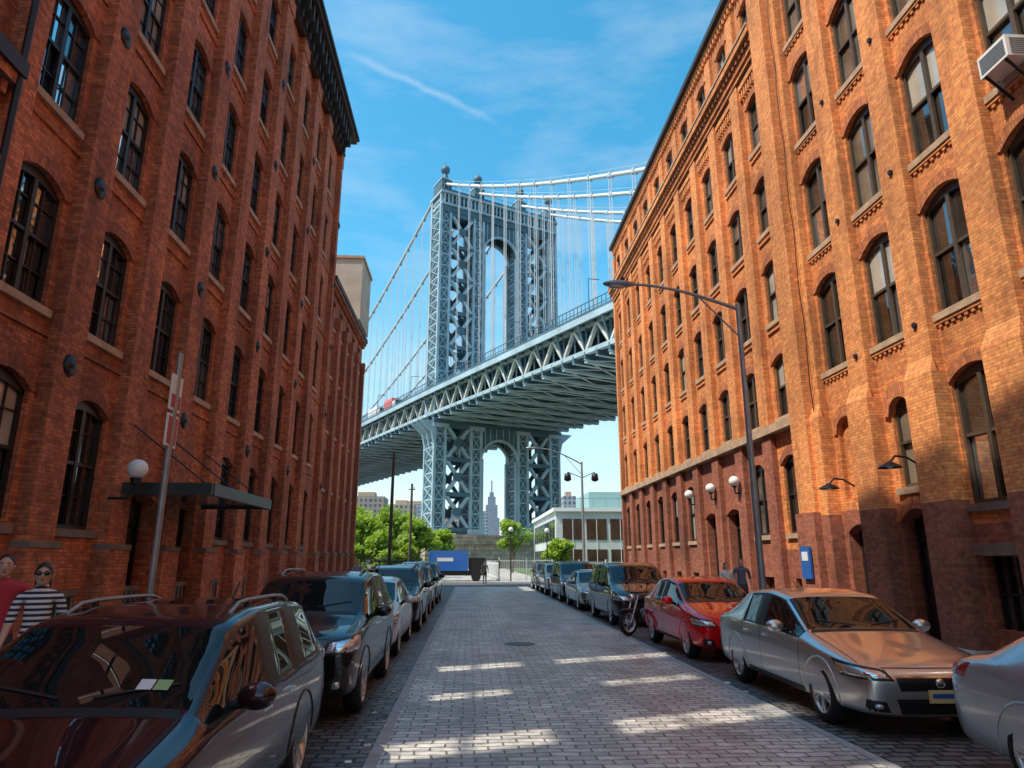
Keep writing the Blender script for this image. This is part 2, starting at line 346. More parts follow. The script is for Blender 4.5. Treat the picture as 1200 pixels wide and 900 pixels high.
def right_near():
    F=Fac('brick_factory',10.4,-1)
    cols=[12.9+2.47*k for k in range(-7,3)]
    y0,y1=-30,19.1
    rows=[(3.0,5.6,.28,.72),(7.2,9.7,.30,.72),(11.0,13.45,.30,.72),(14.85,17.25,.30,.70),(18.6,20.9,.28,.70),(22.3,24.4,.26,.68)]
    ztop=27.5
    edges=[y0]+[(cols[i]+cols[i+1])/2 for i in range(len(cols)-1)]+[y1]
    zc=[.10]+[(rows[i][1]+rows[i][2]+rows[i+1][0])/2 for i in range(len(rows)-1)]+[ztop]
    ch=gchooser(.15,.3,GL2,.12)
    nA=len(cols)-3;nB=nA+1;nC=nA+2
    for ci,yc in enumerate(cols):
        for ri,(zs,zp,rise,hw) in enumerate(rows):
            e0,e1,z0,z1=edges[ci],edges[ci+1],zc[ri],zc[ri+1]
            if ri==0 and ci==nB:
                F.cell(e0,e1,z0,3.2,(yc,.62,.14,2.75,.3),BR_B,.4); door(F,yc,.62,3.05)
                F.cell(e0,e1,3.2,z1,(yc,.42,3.55,5.3,.42),BR_R); F.window(yc,.42,3.55,5.3,.42,'plain',FR_B,ch); F.hood(yc,.42,5.3,.42,BR_AR,.34,.09);F.hood(yc,.62,2.75,.3,BR_AR)
            elif ri==0 and ci==nC:
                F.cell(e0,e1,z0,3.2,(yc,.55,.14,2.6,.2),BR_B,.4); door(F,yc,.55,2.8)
                F.cell(e0,e1,3.2,z1,(yc,.45,3.5,5.3,.45),BR_R,.12)
                F.fb(F.w,yc-.45,yc+.45,3.5,5.8,-.13,-.12,BR_R);F.hood(yc,.45,5.3,.45,BR_AR,.28,.06)
            else:
                if ri==0:
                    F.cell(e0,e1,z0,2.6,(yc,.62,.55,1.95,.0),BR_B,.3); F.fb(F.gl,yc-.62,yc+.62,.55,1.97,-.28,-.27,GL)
                    for k in range(5): F.fb(F.fr,yc-.6+k*.29,yc-.56+k*.29,.55,1.95,-.26,-.2,FR_D)
                    F.fb(F.fr,yc-.62,yc+.62,1.2,1.25,-.255,-.205,FR_D)
                    F.fb(F.tr,yc-.8,yc+.8,1.97,2.2,-.1,.08,STONE_D)
                    F.cell(e0,e1,2.6,z1,(yc,hw,zs,zp,rise),BR_R)
                else: F.cell(e0,e1,z0,z1,(yc,hw,zs,zp,rise),BR_R)
                F.window(yc,hw,zs,zp,rise,'plain',FR_B,ch,STONE if ri else STONE_D);F.hood(yc,hw,zp,rise,BR_AR)
                if ri>0:
                    F.fb(F.w,yc-hw-.12,yc+hw+.12,zs-.24,zs-.163,.002,.06,BR_RP)
                    y=yc-hw-.05
                    while y<yc+hw: F.fb(F.w,y,y+.09,zs-.32,zs-.24,.002,.045,BR_RP); y+=.2
    for e in edges:
        a,b=max(y0,e-.42),min(y1,e+.42)
        F.fb(F.w,a,b,.1,ztop,.001,.24,BR_RP)
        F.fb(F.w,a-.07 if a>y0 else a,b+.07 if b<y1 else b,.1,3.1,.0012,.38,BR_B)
        F.fb(F.w,a-.07 if a>y0 else a,b+.07 if b<y1 else b,3.1,5.9,.0012,.38,BR_RP)
        v=[F.P(a-.07,5.9,.24),F.P(b+.07,5.9,.24),F.P(b+.07,5.9,.38),F.P(a-.07,5.9,.38),F.P(a,6.3,.24),F.P(b,6.3,.24)]
        F.w.add(v,[(3,2,5,4),(0,3,4),(1,2,5)],BR_RP)
    F.fb(F.w,y1,y1+1.0,.1,25.6,-.4,.5,BR_RP);F.fb(F.w,y1-.05,y1+1.06,.1,3.2,-.4,.6,BR_B);F.fb(F.tr,y1-.05,y1+1.05,25.6,25.8,-.4,.62,STONE)
    F.w.box(10.81,30,y0+.003,y1,0,ztop-.4,BR_R);F.w.box(10.4,10.82,y0,y0+.4,0,ztop,BR_R)
    F.fb(F.tr,y0,y1,ztop,ztop+.3,-.42,.5,STONE)
    for (y,z) in((17.3,3.75),(14.6,3.95)):
        F.tr.tube([F.P(y,z,.3),F.P(y,z+.18,.6),F.P(y,z+.2,.85),F.P(y,z+.06,.98)],.025,BLACK)
        x,yy,zz=F.P(y,z,1.0); F.tr.lathe([(.08,.03),(.05,.08),(-.04,.24),(-.07,.26)],BLACK,14,(x,yy,zz),'z'); F.tr.sph((x,yy,zz-.03),.07,GLOBE)
    F.fb(F.tr,10.05,10.75,11.0,11.46,-.2,.52,WHITE)
    for k in range(7): F.fb(F.tr,10.1,10.7,11.07+k*.05,11.09+k*.05,.52,.532,STEEL)
    for k in range(8): F.fb(F.tr,10.038,10.05,11.05+k*.045,11.07+k*.045,.0,.45,STEEL)
    F.tr.beam(F.P(10.15,11.0,.5),F.P(10.15,10.5,.02),.04,.04,BLACK);F.tr.beam(F.P(10.65,11.0,.5),F.P(10.65,10.5,.02),.04,.04,BLACK)
    for yy in(16.55,14.1):
        for z in (7.1,11.05,14.9): F.tr.cyl(F.P(yy,z,.24),F.P(yy,z,.3),.07,.07,BLACK,6)
    F.tr.tube([F.P(18.95,z,.30+.02*math.sin(z*2)) for z in range(3,27)],.018,BLACK,5)
    F.finish()
right_near()
def right_far():
    F=Fac('brick_factory',10.4,-1)
    cols=[21.3+2.55*k for k in range(10)]
    y0,y1=20.1,45.6
    rows=[(2.7,4.95,.25,.60),(6.5,8.4,.22,.60),(9.85,11.8,.22,.60),(13.2,15.1,.22,.60),(16.6,18.6,.22,.58),(21.35,22.9,.16,.47)]
    edges=[y0]+[(cols[i]+cols[i+1])/2 for i in range(len(cols)-1)]+[y1]
    zc=[.1,6.0,9.2,12.5,15.9,20.6,23.9]
    ch=gchooser(.15,.25,GL2,.1)
    for ci,yc in enumerate(cols):
        for ri,(zs,zp,rise,hw) in enumerate(rows):
            e0,e1,z0,z1=edges[ci],edges[ci+1],zc[ri],zc[ri+1]
            bm=BR_R
            if ri==0 and ci in(2,3):
                F.cell(e0,e1,z0,z1,(yc,.7,.14,3.6,.2),BR_B,.4);door(F,yc,.7,3.8);F.hood(yc,.7,3.6,.2,BR_A);continue
            if ri==0:
                F.cell(e0,e1,z0,2.2,(yc,.5,.6,1.3,.0),BR_B,.3);F.fb(F.gl,yc-.5,yc+.5,.6,1.32,-.28,-.27,GL);F.cell(e0,e1,2.2,z1,(yc,hw,zs,zp,rise),BR_B if ci>0 else BR_R)
            else: F.cell(e0,e1,z0,z1,(yc,hw,zs,zp,rise),bm)
            F.window(yc,hw,zs,zp,rise,'plain',FR_B if ri else FR_D,ch);F.hood(yc,hw,zp,rise,BR_AR if ri else BR_A)
            if ri in(2,3,4):
                F.fb(F.w,yc-hw-.1,yc+hw+.1,zs-.35,zs-.27,.002,.06,BR_RP)
        y=edges[ci]+.42
        while y<edges[ci+1]-.45: F.fb(F.w,y,y+.1,19.2,19.6,.002,.12,BR_RP); y+=.2
        F.fb(F.w,edges[ci]+.38,edges[ci+1]-.38,19.6,19.85,.001,.16,BR_RP)
    for e in edges:
        a,b=max(y0,e-.36),min(y1,e+.36)
        F.fb(F.w,a,b,6.35,19.95,.0015,.22,BR_RP);F.fb(F.w,a,b,.1,6.1,.0015,.2,BR_B)
    F.fb(F.tr,y0,y1,6.02,6.3,-.1,.32,STONE)
    F.fb(F.w,y0,y1,19.95,20.15,.001,.26,BR_RP);F.fb(F.w,y0,y1,20.15,20.4,.001,.34,BR_R)
    y=y0+.1
    while y<y1-.1: F.fb(F.w,y,y+.16,20.4,20.62,.002,.44,BR_RP);y+=.32
    F.fb(F.tr,y0,y1,20.62,20.9,.0,.56,BR_RP);F.fb(F.tr,y0,y1,20.9,21.0,.0,.6,STONE)
    for e in edges:
        a,b=max(y0,e-.3),min(y1,e+.3);F.fb(F.w,a,b,21.0,23.4,.0015,.14,BR_RP)
    F.fb(F.w,y0,y1,23.9,24.15,-.4,.16,BR_R)
    y=y0+.1
    while y<y1-.1: F.fb(F.w,y,y+.12,23.65,23.9,.002,.15,BR_RP);y+=.28
    F.fb(F.tr,y0,y1+.2,24.15,24.4,-.42,.34,CORN)
    F.w.box(10.81,30,y0+.003,y1,0,24.1,BR_R);F.w.box(10.4,10.82,y1-.45,y1-.002,0,24.1,BR_R)
    for y in(25.15,27.75,30.6):
        x,yy,z=F.P(y,4.75,.42);F.tr.sph((x,yy,z),.2,GLOBE,16,10);F.tr.tube([F.P(y,4.3,.2),F.P(y,4.3,.42),F.P(y,4.56,.42)],.03,BLACK)
        F.tr.cyl((x,yy,z-.24),(x,yy,z-.16),.07,.1,BLACK)
    F.fb(F.tr,24.9,30.5,.14,.34,.0,1.2,STONE)
    F.finish()
right_far()
mb=MB();BLUE=mat('blue_enamel',(.02,.12,.42),.4)
mb.box(9.70,9.76,19.35,19.9,1.35,2.25,BLUE);mb.box(9.69,9.70,19.45,19.8,1.85,2.1,WHITE);mb.box(9.76,9.86,19.5,19.75,1.5,2.2,BLACK)
mb.obj('wall_sign')
p=empty('entrance_canopy');mb=MB()
CAN=mat('canopy_metal',(.05,.065,.06),.45,.3,nz=(5,.2));CANG=glassm('canopy_glass',(.12,.17,.16),.15,.6)
mb.box(-8.02,-6.1,16.3,21.0,3.42,3.5,CANG)
for (a,b,c,d) in((-8.02,-6.0,16.2,16.32),(-8.02,-6.0,20.95,21.07),(-6.1,-5.98,16.325,20.945)): mb.box(a,b,c,d,3.34,3.62,CAN)
for k in range(1,8): mb.box(-8.02,-6.1,16.3+k*.58,16.34+k*.58,3.50,3.56,CAN)
for y in(16.4,18.6,20.8): mb.cyl((-6.2,y,3.6),(-8.05,y,5.0),.02,.02,BLACK,6)
mb.obj('canopy_roof',p)
p=empty('wall_lamp');mb=MB();mb.sph((-7.45,15.6,3.85),.22,GLOBE,18,12);mb.cyl((-7.45,15.6,3.5),(-7.45,15.6,3.65),.1,.12,BLACK);mb.tube([(-8.0,15.6,3.2),(-7.6,15.6,3.2),(-7.45,15.6,3.5)],.03,BLACK);mb.obj('globe_and_bracket',p)
# ------------------------------------------------------------------ ground
def sheet(name,x0,x1,y0,y1,z,m,parent=None):
    mb=MB();mb.add([(x0,y0,z),(x1,y0,z),(x1,y1,z),(x0,y1,z)],[(0,1,2,3)],m);return mb.obj(name,parent)
sheet('ground',-3000,3000,-1500,4500,-.02,GROUND)
rd=empty('road')
sheet('cobble_surface',-3.3,6.2,-40,49.5,0,COBB,rd)
sheet('paver_lane',-.85,3.95,-40,49.5,.004,PAVE,rd)
mb=MB();mb.box(-.97,-.85,-40,49.5,.001,.009,GRAN);mb.box(3.95,4.07,-40,49.5,.001,.009,GRAN);mb.obj('lane_edging',rd)
sheet('cross_street',-120,120,49.5,59,0,ASPH,rd)
for (x0,x1,k) in((-8.8,-3.3,-1),(6.2,10.9,1)):
    mb=MB()
    if k<0: mb.box(x0,x1-.16,-40,49.3,-.02,.14,CONC);mb.box(x1-.16,x1,-40,49.3,-.02,.145,GRAN)
    else: mb.box(x0+.16,x1,-40,49.3,-.02,.14,CONC);mb.box(x0,x0+.16,-40,49.3,-.02,.145,GRAN)
    mb.obj('sidewalk')
mb=MB();mb.lathe([(.006,0.0),(.010,.27),(.010,.33),(.004,.36)],BLACK,28,(1.2,16.5,.003),'z')
for k in range(-3,4): mb.box(.95+0,1.45,16.5+k*.07,16.52+k*.07,.012,.016,STEEL)
mb.obj('manhole_cover')
mb=MB()
rl=random.Random(4)
for i in range(60):
    x=rl.choice([rl.uniform(-1.2,-.9),rl.uniform(4.0,4.15),rl.uniform(-1,4)]);y=rl.uniform(5,30);a=rl.uniform(0,6.3);s=rl.uniform(.015,.045)
    u=Vector((math.cos(a),math.sin(a),0))*s;w_=Vector((-u.y,u.x,.4*s))*.7;q=Vector((x,y,.016))
    mb.add([q-u-w_*.5,q+u-w_*.5,q+u+w_,q-u+w_],[(0,1,2,3)],WHITE if i%9==0 else BEIGE)
mb.obj('street_litter')
mb=MB();mb.box(-60,-3.5,59,59.2,-.02,.14,GRAN);mb.box(6.5,60,59,59.2,-.02,.14,GRAN);mb.box(-60,-3.5,59.2,64,-.02,.138,CONC);mb.box(6.5,60,59.2,64,-.02,.138,CONC);mb.obj('sidewalk')
sheet('lawn',-70,-3.6,64,140,.02,GRASS);sheet('lawn',7.2,70,64,140,.02,GRASS);sheet('path',-3.5,7.1,59,140,.012,CONC)
# ------------------------------------------------------------------ bridge
def steel(name,col,v=.3):
    m,nt,b=newmat(name); f=ramp(nt,noise(nt,.25,6),.3,.7,1-v,1+v); nt.links.new(mixc(nt,1.,col,f,'MULTIPLY'),b.inputs['Base Color']); b.inputs['Roughness'].default_value=.6;return m
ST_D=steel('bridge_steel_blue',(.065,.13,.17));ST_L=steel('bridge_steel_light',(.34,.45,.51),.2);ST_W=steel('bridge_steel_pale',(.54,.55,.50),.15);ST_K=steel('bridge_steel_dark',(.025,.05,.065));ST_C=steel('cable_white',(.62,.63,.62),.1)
CX,CY=5.5,158.;AN=R(26.5);AX=Vector((-math.sin(AN),math.cos(AN),0));PX=Vector((math.cos(AN),math.sin(AN),0))
def B(w,s,z): return Vector((CX,CY,0))+PX*w+AX*s+Vector((0,0,z))
br=empty('suspension_bridge')
def bbox(mb,w0,w1,s0,s1,z0,z1,m):
    v=[B(w0,s0,z0),B(w1,s0,z0),B(w1,s1,z0),B(w0,s1,z0),B(w0,s0,z1),B(w1,s0,z1),B(w1,s1,z1),B(w0,s1,z1)]
    mb.add(v,[(0,3,2,1),(4,5,6,7),(0,1,5,4),(1,2,6,5),(2,3,7,6),(3,0,4,7)],m)
mb=MB()
WC=[-15.2,-6.2,6.2,15.2];HW=1.25;HS=2.6;TP=-3.0
for w in WC:
    bbox(mb,w-HW,w+HW,-HS,HS,7,91+TP,ST_D)
    for (a,b) in((-1,-1),(1,-1),(-1,1),(1,1)):
        ww=w+a*HW;ss=b*HS
        bbox(mb,ww-.3,ww+.3,ss-.3,ss+.3,7,91.2+TP,ST_L)
    z=8.5
    while z<90+TP:
        bbox(mb,w-HW-.06,w+HW+.06,-HS-.07,HS+.07,z,z+.3,ST_L)
        if z+2.9<90+TP:
            mb.beam(B(w-HW+.3,-HS-.1,z+.3),B(w+HW-.3,-HS-.1,z+2.9),.14,.16,ST_L,up=AX);mb.beam(B(w+HW-.3,-HS-.1,z+.3),B(w-HW+.3,-HS-.1,z+2.9),.14,.16,ST_L,up=AX)
            mb.beam(B(w-HW-.1,-HS+.3,z+.3),B(w-HW-.1,HS-.3,z+2.9),.16,.18,ST_L,up=PX);mb.beam(B(w-HW-.1,HS-.3,z+.3),B(w-HW-.1,-HS+.3,z+2.9),.16,.18,ST_L,up=PX)
        z+=2.9
def xbay(wa,wb,z0,z1,n):
    a=wa+HW+.3;b=wb-HW-.3
    for s in(-HS,HS):
        for i in range(n):
            za=lerp(z0,z1,i/n);zb=lerp(z0,z1,(i+1)/n)
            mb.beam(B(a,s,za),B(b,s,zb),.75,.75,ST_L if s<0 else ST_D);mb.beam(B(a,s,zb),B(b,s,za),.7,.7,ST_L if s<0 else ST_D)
            mb.beam(B(a,s,za),B(b,s,za),.8,.9,ST_D)
            m=(za+zb)/2
            bbox(mb,(a+b)/2-.9,(a+b)/2+.9,s-.42,s+.42,m-.9,m+.9,ST_D)
        mb.beam(B(a,s,z1),B(b,s,z1),.8,1.1,ST_D)
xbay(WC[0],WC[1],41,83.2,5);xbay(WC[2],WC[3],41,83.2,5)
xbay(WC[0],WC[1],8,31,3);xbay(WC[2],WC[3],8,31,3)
def arch(zsp,ra,rh,ztop,n=18):
    hw=6.2-HW
    for s0,s1 in((-HS,-HS+.8),(HS-.8,HS)):
        for i in range(n):
            a0=math.pi*i/n;a1=math.pi*(i+1)/n
            w0=-hw*math.cos(a0);w1=-hw*math.cos(a1);z0=zsp+rh*math.sin(a0);z1=zsp+rh*math.sin(a1)
            v=[B(w0,s0,z0),B(w1,s0,z1),B(w1,s0,ztop),B(w0,s0,ztop),B(w0,s1,z0),B(w1,s1,z1),B(w1,s1,ztop),B(w0,s1,ztop)]
            mb.add(v,[(0,1,2,3),(4,7,6,5),(0,4,5,1)],ST_D)
            mb.beam(B(w0,s0-.1,z0),B(w1,s0-.1,z1),.5,.6,ST_L,up=AX)
            if i%2==0 and ztop-z0>1: mb.beam(B(w0,s0-.08,z0),B(w0,s0-.08,ztop),.16,.16,ST_L)
arch(75.,5,5.2,84);arch(23.5,5,5,31.5)
for w in(-4.6,4.6):
    for z0,z1 in((40,75.5),(8,24)): bbox(mb,w-.35,w+.35,-HS-.1,-HS+.6,z0,z1,ST_L);bbox(mb,w-.35,w+.35,HS-.6,HS+.1,z0,z1,ST_L)
bbox(mb,-16.2,16.2,-3.0,3.0,86.5+TP,88.2+TP,ST_D);bbox(mb,-16.6,16.6,-3.3,3.3,88.2+TP,88.8+TP,ST_L)
for i in range(32):
    w=-15.8+i*1.02; bbox(mb,w-.2,w+.2,-3.25,-3.0,88.8+TP,91.2+TP,ST_L)
    if i<31: mb.beam(B(w,-3.1,88.9+TP),B(w+1.02,-3.1,91.1+TP),.2,.2,ST_D)
bbox(mb,-15.9,15.9,-2.6,2.6,88.8+TP,91.2+TP,ST_K)
bbox(mb,-16.9,16.9,-3.6,3.6,91.2+TP,91.8+TP,ST_L);bbox(mb,-16.5,16.5,-3.2,3.2,91.8+TP,92.6+TP,ST_D)
for w in WC:
    bbox(mb,w-1.3,w+1.3,-2.8,2.4,92.6+TP,95.2+TP,ST_D);bbox(mb,w-1.45,w+1.45,-2.95,2.5,95.2+TP,95.5+TP,ST_L)
    mb.cyl(B(w,-1.6,95.5+TP),B(w,-1.6,97.4+TP),.9,.5,ST_D,10);mb.sph(B(w,-1.6,98.4+TP),(1.15,1.15,1.2),ST_D,12,8);mb.cyl(B(w,-1.6,99.4+TP),B(w,-1.6,100.8+TP),.2,.05,ST_D,6)
for i in range(33):
    w=-16.+i; bbox(mb,w-.05,w+.05,-3.1,-3.0,92.6+TP,93.7+TP,ST_L)
bbox(mb,-16.3,16.3,-3.12,-3.0,93.6+TP,93.75+TP,ST_L)
for sg,w in((-1,WC[0]),(1,WC[3])):
    for s in(-HS,0,HS):
        v=[B(w+sg*HW,s-.4,25.5),B(w+sg*HW,s+.4,25.5),B(w+sg*(HW+3.8),s+.4,31.6),B(w+sg*(HW+3.8),s-.4,31.6),B(w+sg*HW,s-.4,31.6),B(w+sg*HW,s+.4,31.6),B(w+sg*(HW+.9),s-.4,29.2),B(w+sg*(HW+.9),s+.4,29.2)]
        mb.add(v,[(0,1,7,6),(6,7,2,3),(0,6,4),(6,3,4),(1,5,7),(7,5,2),(3,2,5,4)],ST_L)
for w in WC: bbox(mb,w-1.9,w+1.9,-3.3,3.3,30.3,31.2,ST_L);bbox(mb,w-2.1,w+2.1,-3.5,3.5,6.9,8.2,ST_L)
bbox(mb,-17,17,-3.2,3.2,31.25,32.0,ST_D)
mb.obj('tower',br)
PIER=brickmat('pier_granite',(.44,.36,.27),(.34,.28,.21),(.16,.13,.1),w=2.2,h=.9,ms=.05,bs=.6,bd=.06)
mb=MB();bbox(mb,-20,20,-7.5,7.5,-.1,5.0,PIER);bbox(mb,-20.6,20.6,-8.1,8.1,5.0,5.8,PIER);bbox(mb,-21,21,-8.5,8.5,-.1,1.6,PIER);bbox(mb,-18,18,-5,5,5.8,6.95,PIER);mb.obj('pier',br)
def zd(s): return 38.6+(.022*s if s<0 else .012*s-.00002*s*s)
mb=MB();S0,S1,DS=-150,330,6.0;ns=int((S1-S0)/DS)
WT=[-16.8,-6.2,6.2,16.8]
for i in range(ns):
    s=S0+i*DS;t=s+DS;za,zb=zd(s),zd(t)
    def seg(w0,w1,z0,z1,m):
        v=[B(w0,s,za+z0),B(w1,s,za+z0),B(w1,s,za+z1),B(w0,s,za+z1),B(w0,t,zb+z0),B(w1,t,zb+z0),B(w1,t,zb+z1),B(w0,t,zb+z1)]
        mb.add(v,[(0,1,5,4),(1,2,6,5),(2,3,7,6),(3,0,4,7)],m)
    seg(-18.2,-8.5,-.6,-.2,ST_D);seg(8.5,18.2,-.6,-.2,ST_D)
    seg(-18.4,-18.0,-1.0,.0,ST_L);seg(18.0,18.4,-1.0,.0,ST_L)
    seg(-14,14,-4.7,-4.45,ST_K)
    for w in WT:
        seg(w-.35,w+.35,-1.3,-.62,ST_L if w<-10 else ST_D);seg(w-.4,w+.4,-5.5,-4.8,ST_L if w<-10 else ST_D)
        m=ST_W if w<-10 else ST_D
        h=DS/2;zm=(za+zb)/2
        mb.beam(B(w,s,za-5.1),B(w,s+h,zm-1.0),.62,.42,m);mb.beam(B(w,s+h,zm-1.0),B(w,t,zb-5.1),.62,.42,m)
        mb.beam(B(w,s,za-5.1),B(w,s,za-1.),.3,.35,ST_D);mb.beam(B(w,s+h,zm-5.1),B(w,s+h,zm-1.),.22,.25,ST_D)
    for ss in (s,s+DS/2):
        z=zd(ss)
        mb.beam(B(-17.2,ss,z-5.7),B(17.2,ss,z-5.7),.4,1.2,ST_D)
        mb.beam(B(-17.2,ss,z-6.32),B(17.2,ss,z-6.32),.6,.08,ST_L)
        mb.beam(B(-18.2,ss,z-.9),B(-8.5,ss,z-.9),.3,.5,ST_D)
    mb.beam(B(-17,s,za-6.6),B(17,s,za-6.6),.7,.4,ST_L)
    for a,b in((-16.8,-6.2),(-6.2,6.2),(6.2,16.8)):
        mb.beam(B(a,s,za-6.42),B(b,t,zb-6.42),.35,.1,ST_L);mb.beam(B(b,s,za-6.5),B(a,t,zb-6.5),.35,.1,ST_L)
    for w in(-12,-9,-3,0,3,9,12): seg(w-.15,w+.15,-5.3,-4.7,ST_K)
    for w in(-18.3,18.3):
        for k in range(6 if w<0 else 2):
            ss=s+k*DS/(6 if w<0 else 2); z=zd(ss); mb.beam(B(w,ss,z-.1),B(w,ss,z+1.9),.10,.10,ST_D if w<0 else ST_K)
        seg(w-.06,w+.06,1.80,1.92,ST_D);seg(w-.05,w+.05,.8,.9,ST_D)
        seg(w-.03,w+.03,0,.5,ST_D)
    mb.beam(B(-17.0,s,za-4.9),B(-18.3,s,za-1.0),.25,.25,ST_D)
mb.obj('deck_and_trusses',br)
def zc_(s):
    a=abs(s); return (92.5-.575*a+.00116*a*a) if s<0 else (92.5-.4*s+.00093*s*s)
mb=MB();mh=MB()
for w in WC:
    s=-130
    while s<320:
        t=s+10; mb.cyl(B(w,s,zc_(s)),B(w,t,zc_(t)),.36,.36,ST_C,8,caps=False); s=t
    s=-126
    while s<320:
        if abs(s)>5 and zc_(s)>zd(s)+2:
            for o in(-.3,.3): mh.beam(B(w-.25,s+o,zc_(s)),B(w-.25,s+o,zd(s)-.6),.10,.10,ST_C)
        if abs(s)>5: mb.beam(B(w,s-.3,zc_(s)),B(w,s+.3,zc_(s+.3)),.85,.85,ST_L)
        s+=5.5
    s=-130
    while s<320:
        t=s+10; mb.beam(B(w+.6,s,zc_(s)+1.3),B(w+.6,t,zc_(t)+1.3),.08,.08,ST_L); s=t
mb.obj('main_cables',br);mh.obj('suspender_cables',br)
mb=MB()
for i in range(20):
    s=-110+i*24;z=zd(s)
    if abs(s)<6: continue
    mb.beam(B(-17.6,s,z-.3),B(-17.6,s,z+6),.12,.12,ST_D);mb.beam(B(-17.6,s,z+6),B(-15.5,s,z+6.3),.1,.1,ST_D)
mb.obj('deck_lamps',br)
def deck_truck(s,w,col,l):
    p=empty('truck');m=mat('truck_paint',col,.4);mb=MB();z=zd(s)-.2
    bbox(mb,w-1.25,w+1.25,s,s+l,z+1.0,z+3.7,m);bbox(mb,w-1.15,w+1.15,s-2.2,s-.15,z+.8,z+2.9,WHITE);bbox(mb,w-1.1,w+1.1,s-2.25,s-1.3,z+1.8,z+2.7,CGL)
    bbox(mb,w-1.1,w+1.1,s-2.1,s+l,z+.6,z+1.0,BLACK)
    for ss in(s-1.3,s+1,s+l-1):
        for a in(-1.1,1.1): mb.cyl(B(w+a-.15,ss,z+.5),B(w+a+.15,ss,z+.5),.5,.5,BLACK,14)
    mb.obj('truck_body',p)
deck_truck(24,-16,(.7,.12,.08),6);deck_truck(36,-16,(.8,.8,.8),7)
# ------------------------------------------------------------------ skyline
def cityblock(name,x,y,w,d,h,c,win=(.08,.1,.12),tiers=()):
    m,nt,b=newmat('facade_'+name)
    tc=nt.nodes.new('ShaderNodeTexCoord');sp=nt.nodes.new('ShaderNodeSeparateXYZ');nt.links.new(tc.outputs['Object'],sp.inputs[0]);cb=nt.nodes.new('ShaderNodeCombineXYZ')
    nt.links.new(math_n(nt,'ADD',sp.outputs[0],sp.outputs[1]),cb.inputs[0]);nt.links.new(sp.outputs[2],cb.inputs[1])
    bt=nt.nodes.new('ShaderNodeTexBrick');bt.offset=0;nt.links.new(cb.outputs[0],bt.inputs['Vector'])
    for k,v in(('Color1',win),('Color2',tuple(q*1.6 for q in win)),('Mortar',c)): bt.inputs[k].default_value=(*v,1)
    sc=max(1,h/45)
    bt.inputs['Scale'].default_value=1;bt.inputs['Brick Width'].default_value=2.8*sc;bt.inputs['Row Height'].default_value=3.1*sc;bt.inputs['Mortar Size'].default_value=.62*sc
    nt.links.new(bt.outputs['Color'],b.inputs['Base Color']);b.inputs['Roughness'].default_value=.7
    p=empty(name,(x,y,0));mb=MB();mb.box(-w/2,w/2,-d/2,d/2,0,h,m);mb.box(-w/4,w/5,-d/4,d/4,h,h+3*sc,STONE)
    for (f,z0,z1) in tiers: mb.box(-w/2*f,w/2*f,-d/2*f,d/2*f,z0,z1,m)
    mb.obj('tower_block',p);return p
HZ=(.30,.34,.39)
cityblock('apartment_block',-62,420,22,20,38,(.36,.28,.22));cityblock('apartment_block',-42,430,16,20,34,(.42,.36,.30))
cityblock('apartment_block',-11,430,11,14,31,(.45,.32,.22));cityblock('apartment_block',-26,520,14,16,30,(.4,.36,.32))
cityblock('apartment_block',95,470,24,20,33,(.40,.28,.22));cityblock('apartment_block',122,480,20,20,37,(.42,.32,.26));cityblock('apartment_block',66,520,20,20,29,(.4,.36,.33));cityblock('apartment_block',62,430,8,14,40,(.33,.36,.4));cityblock('apartment_block',44,600,14,16,34,(.4,.4,.42))
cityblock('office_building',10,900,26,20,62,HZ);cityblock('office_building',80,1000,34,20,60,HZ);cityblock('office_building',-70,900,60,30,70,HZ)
cityblock('skyscraper',47,1500,34,26,88,(.22,.25,.30),(.14,.17,.21),tiers=((.75,88,116),(.5,116,134),(.28,134,144),(.09,144,170)))
p=empty('warehouse_building');mb=MB();PAN=mat('pale_panel',(.55,.58,.57),.6,nz=(.5,.1))
mb.box(9.3,40,74,100,0,6.9,PAN);mb.box(9.0,40.2,73.7,100.2,6.9,7.3,WHITE)
for k in range(9):
    mb.box(10+k*2.6,12.2+k*2.6,73.93,74,3.9,6.1,GL);mb.box(10+k*2.6,12.2+k*2.6,73.93,74,.8,2.9,GL)
    mb.box(11.07+k*2.6,11.13+k*2.6,73.9,73.93,.8,6.1,WHITE)
    mb.box(9.24,9.3,75+k*2.6,77.1+k*2.6,3.9,6.1,GL);mb.box(9.24,9.3,75+k*2.6,77.1+k*2.6,.8,2.9,GL)
mb.box(14,20,80,90,7.3,9.6,mat('teal_panel',(.25,.42,.42),.5));mb.box(22,30,78,88,7.3,8.6,BEIGE)
for k in range(12): mb.cyl((9.2+k*1.4,73.9,7.3),(9.2+k*1.4,73.9,8.3),.03,.03,STEEL,6)
mb.beam((9.2,73.9,8.3),(25,73.9,8.3),.05,.05,STEEL)
mb.obj('walls_and_windows',p)
# ------------------------------------------------------------------ trees
def leafm(name,c):
    m,nt,b=newmat(name); f=ramp(nt,noise(nt,.9,3),.3,.7,.6,1.5);nt.links.new(mixc(nt,1.,c,f,'MULTIPLY'),b.inputs['Base Color']);b.inputs['Roughness'].default_value=.6
    tr=nt.nodes.new('ShaderNodeBsdfTranslucent');tr.inputs[0].default_value=(c[0]*2,c[1]*2,c[2]*.8,1);mx=nt.nodes.new('ShaderNodeMixShader');mx.inputs[0].default_value=.45
    nt.links.new(b.outputs[0],mx.inputs[1]);nt.links.new(tr.outputs[0],mx.inputs[2]);nt.links.new(mx.outputs[0],nt.nodes['Material Output'].inputs[0]);return m
LF=[leafm('leaves_a',(.20,.30,.045)),leafm('leaves_b',(.09,.17,.03)),leafm('leaves_c',(.30,.38,.06))]
BARK=mat('bark',(.09,.065,.045),.9,nz=(4,.3),bump=(12,.6,.03))
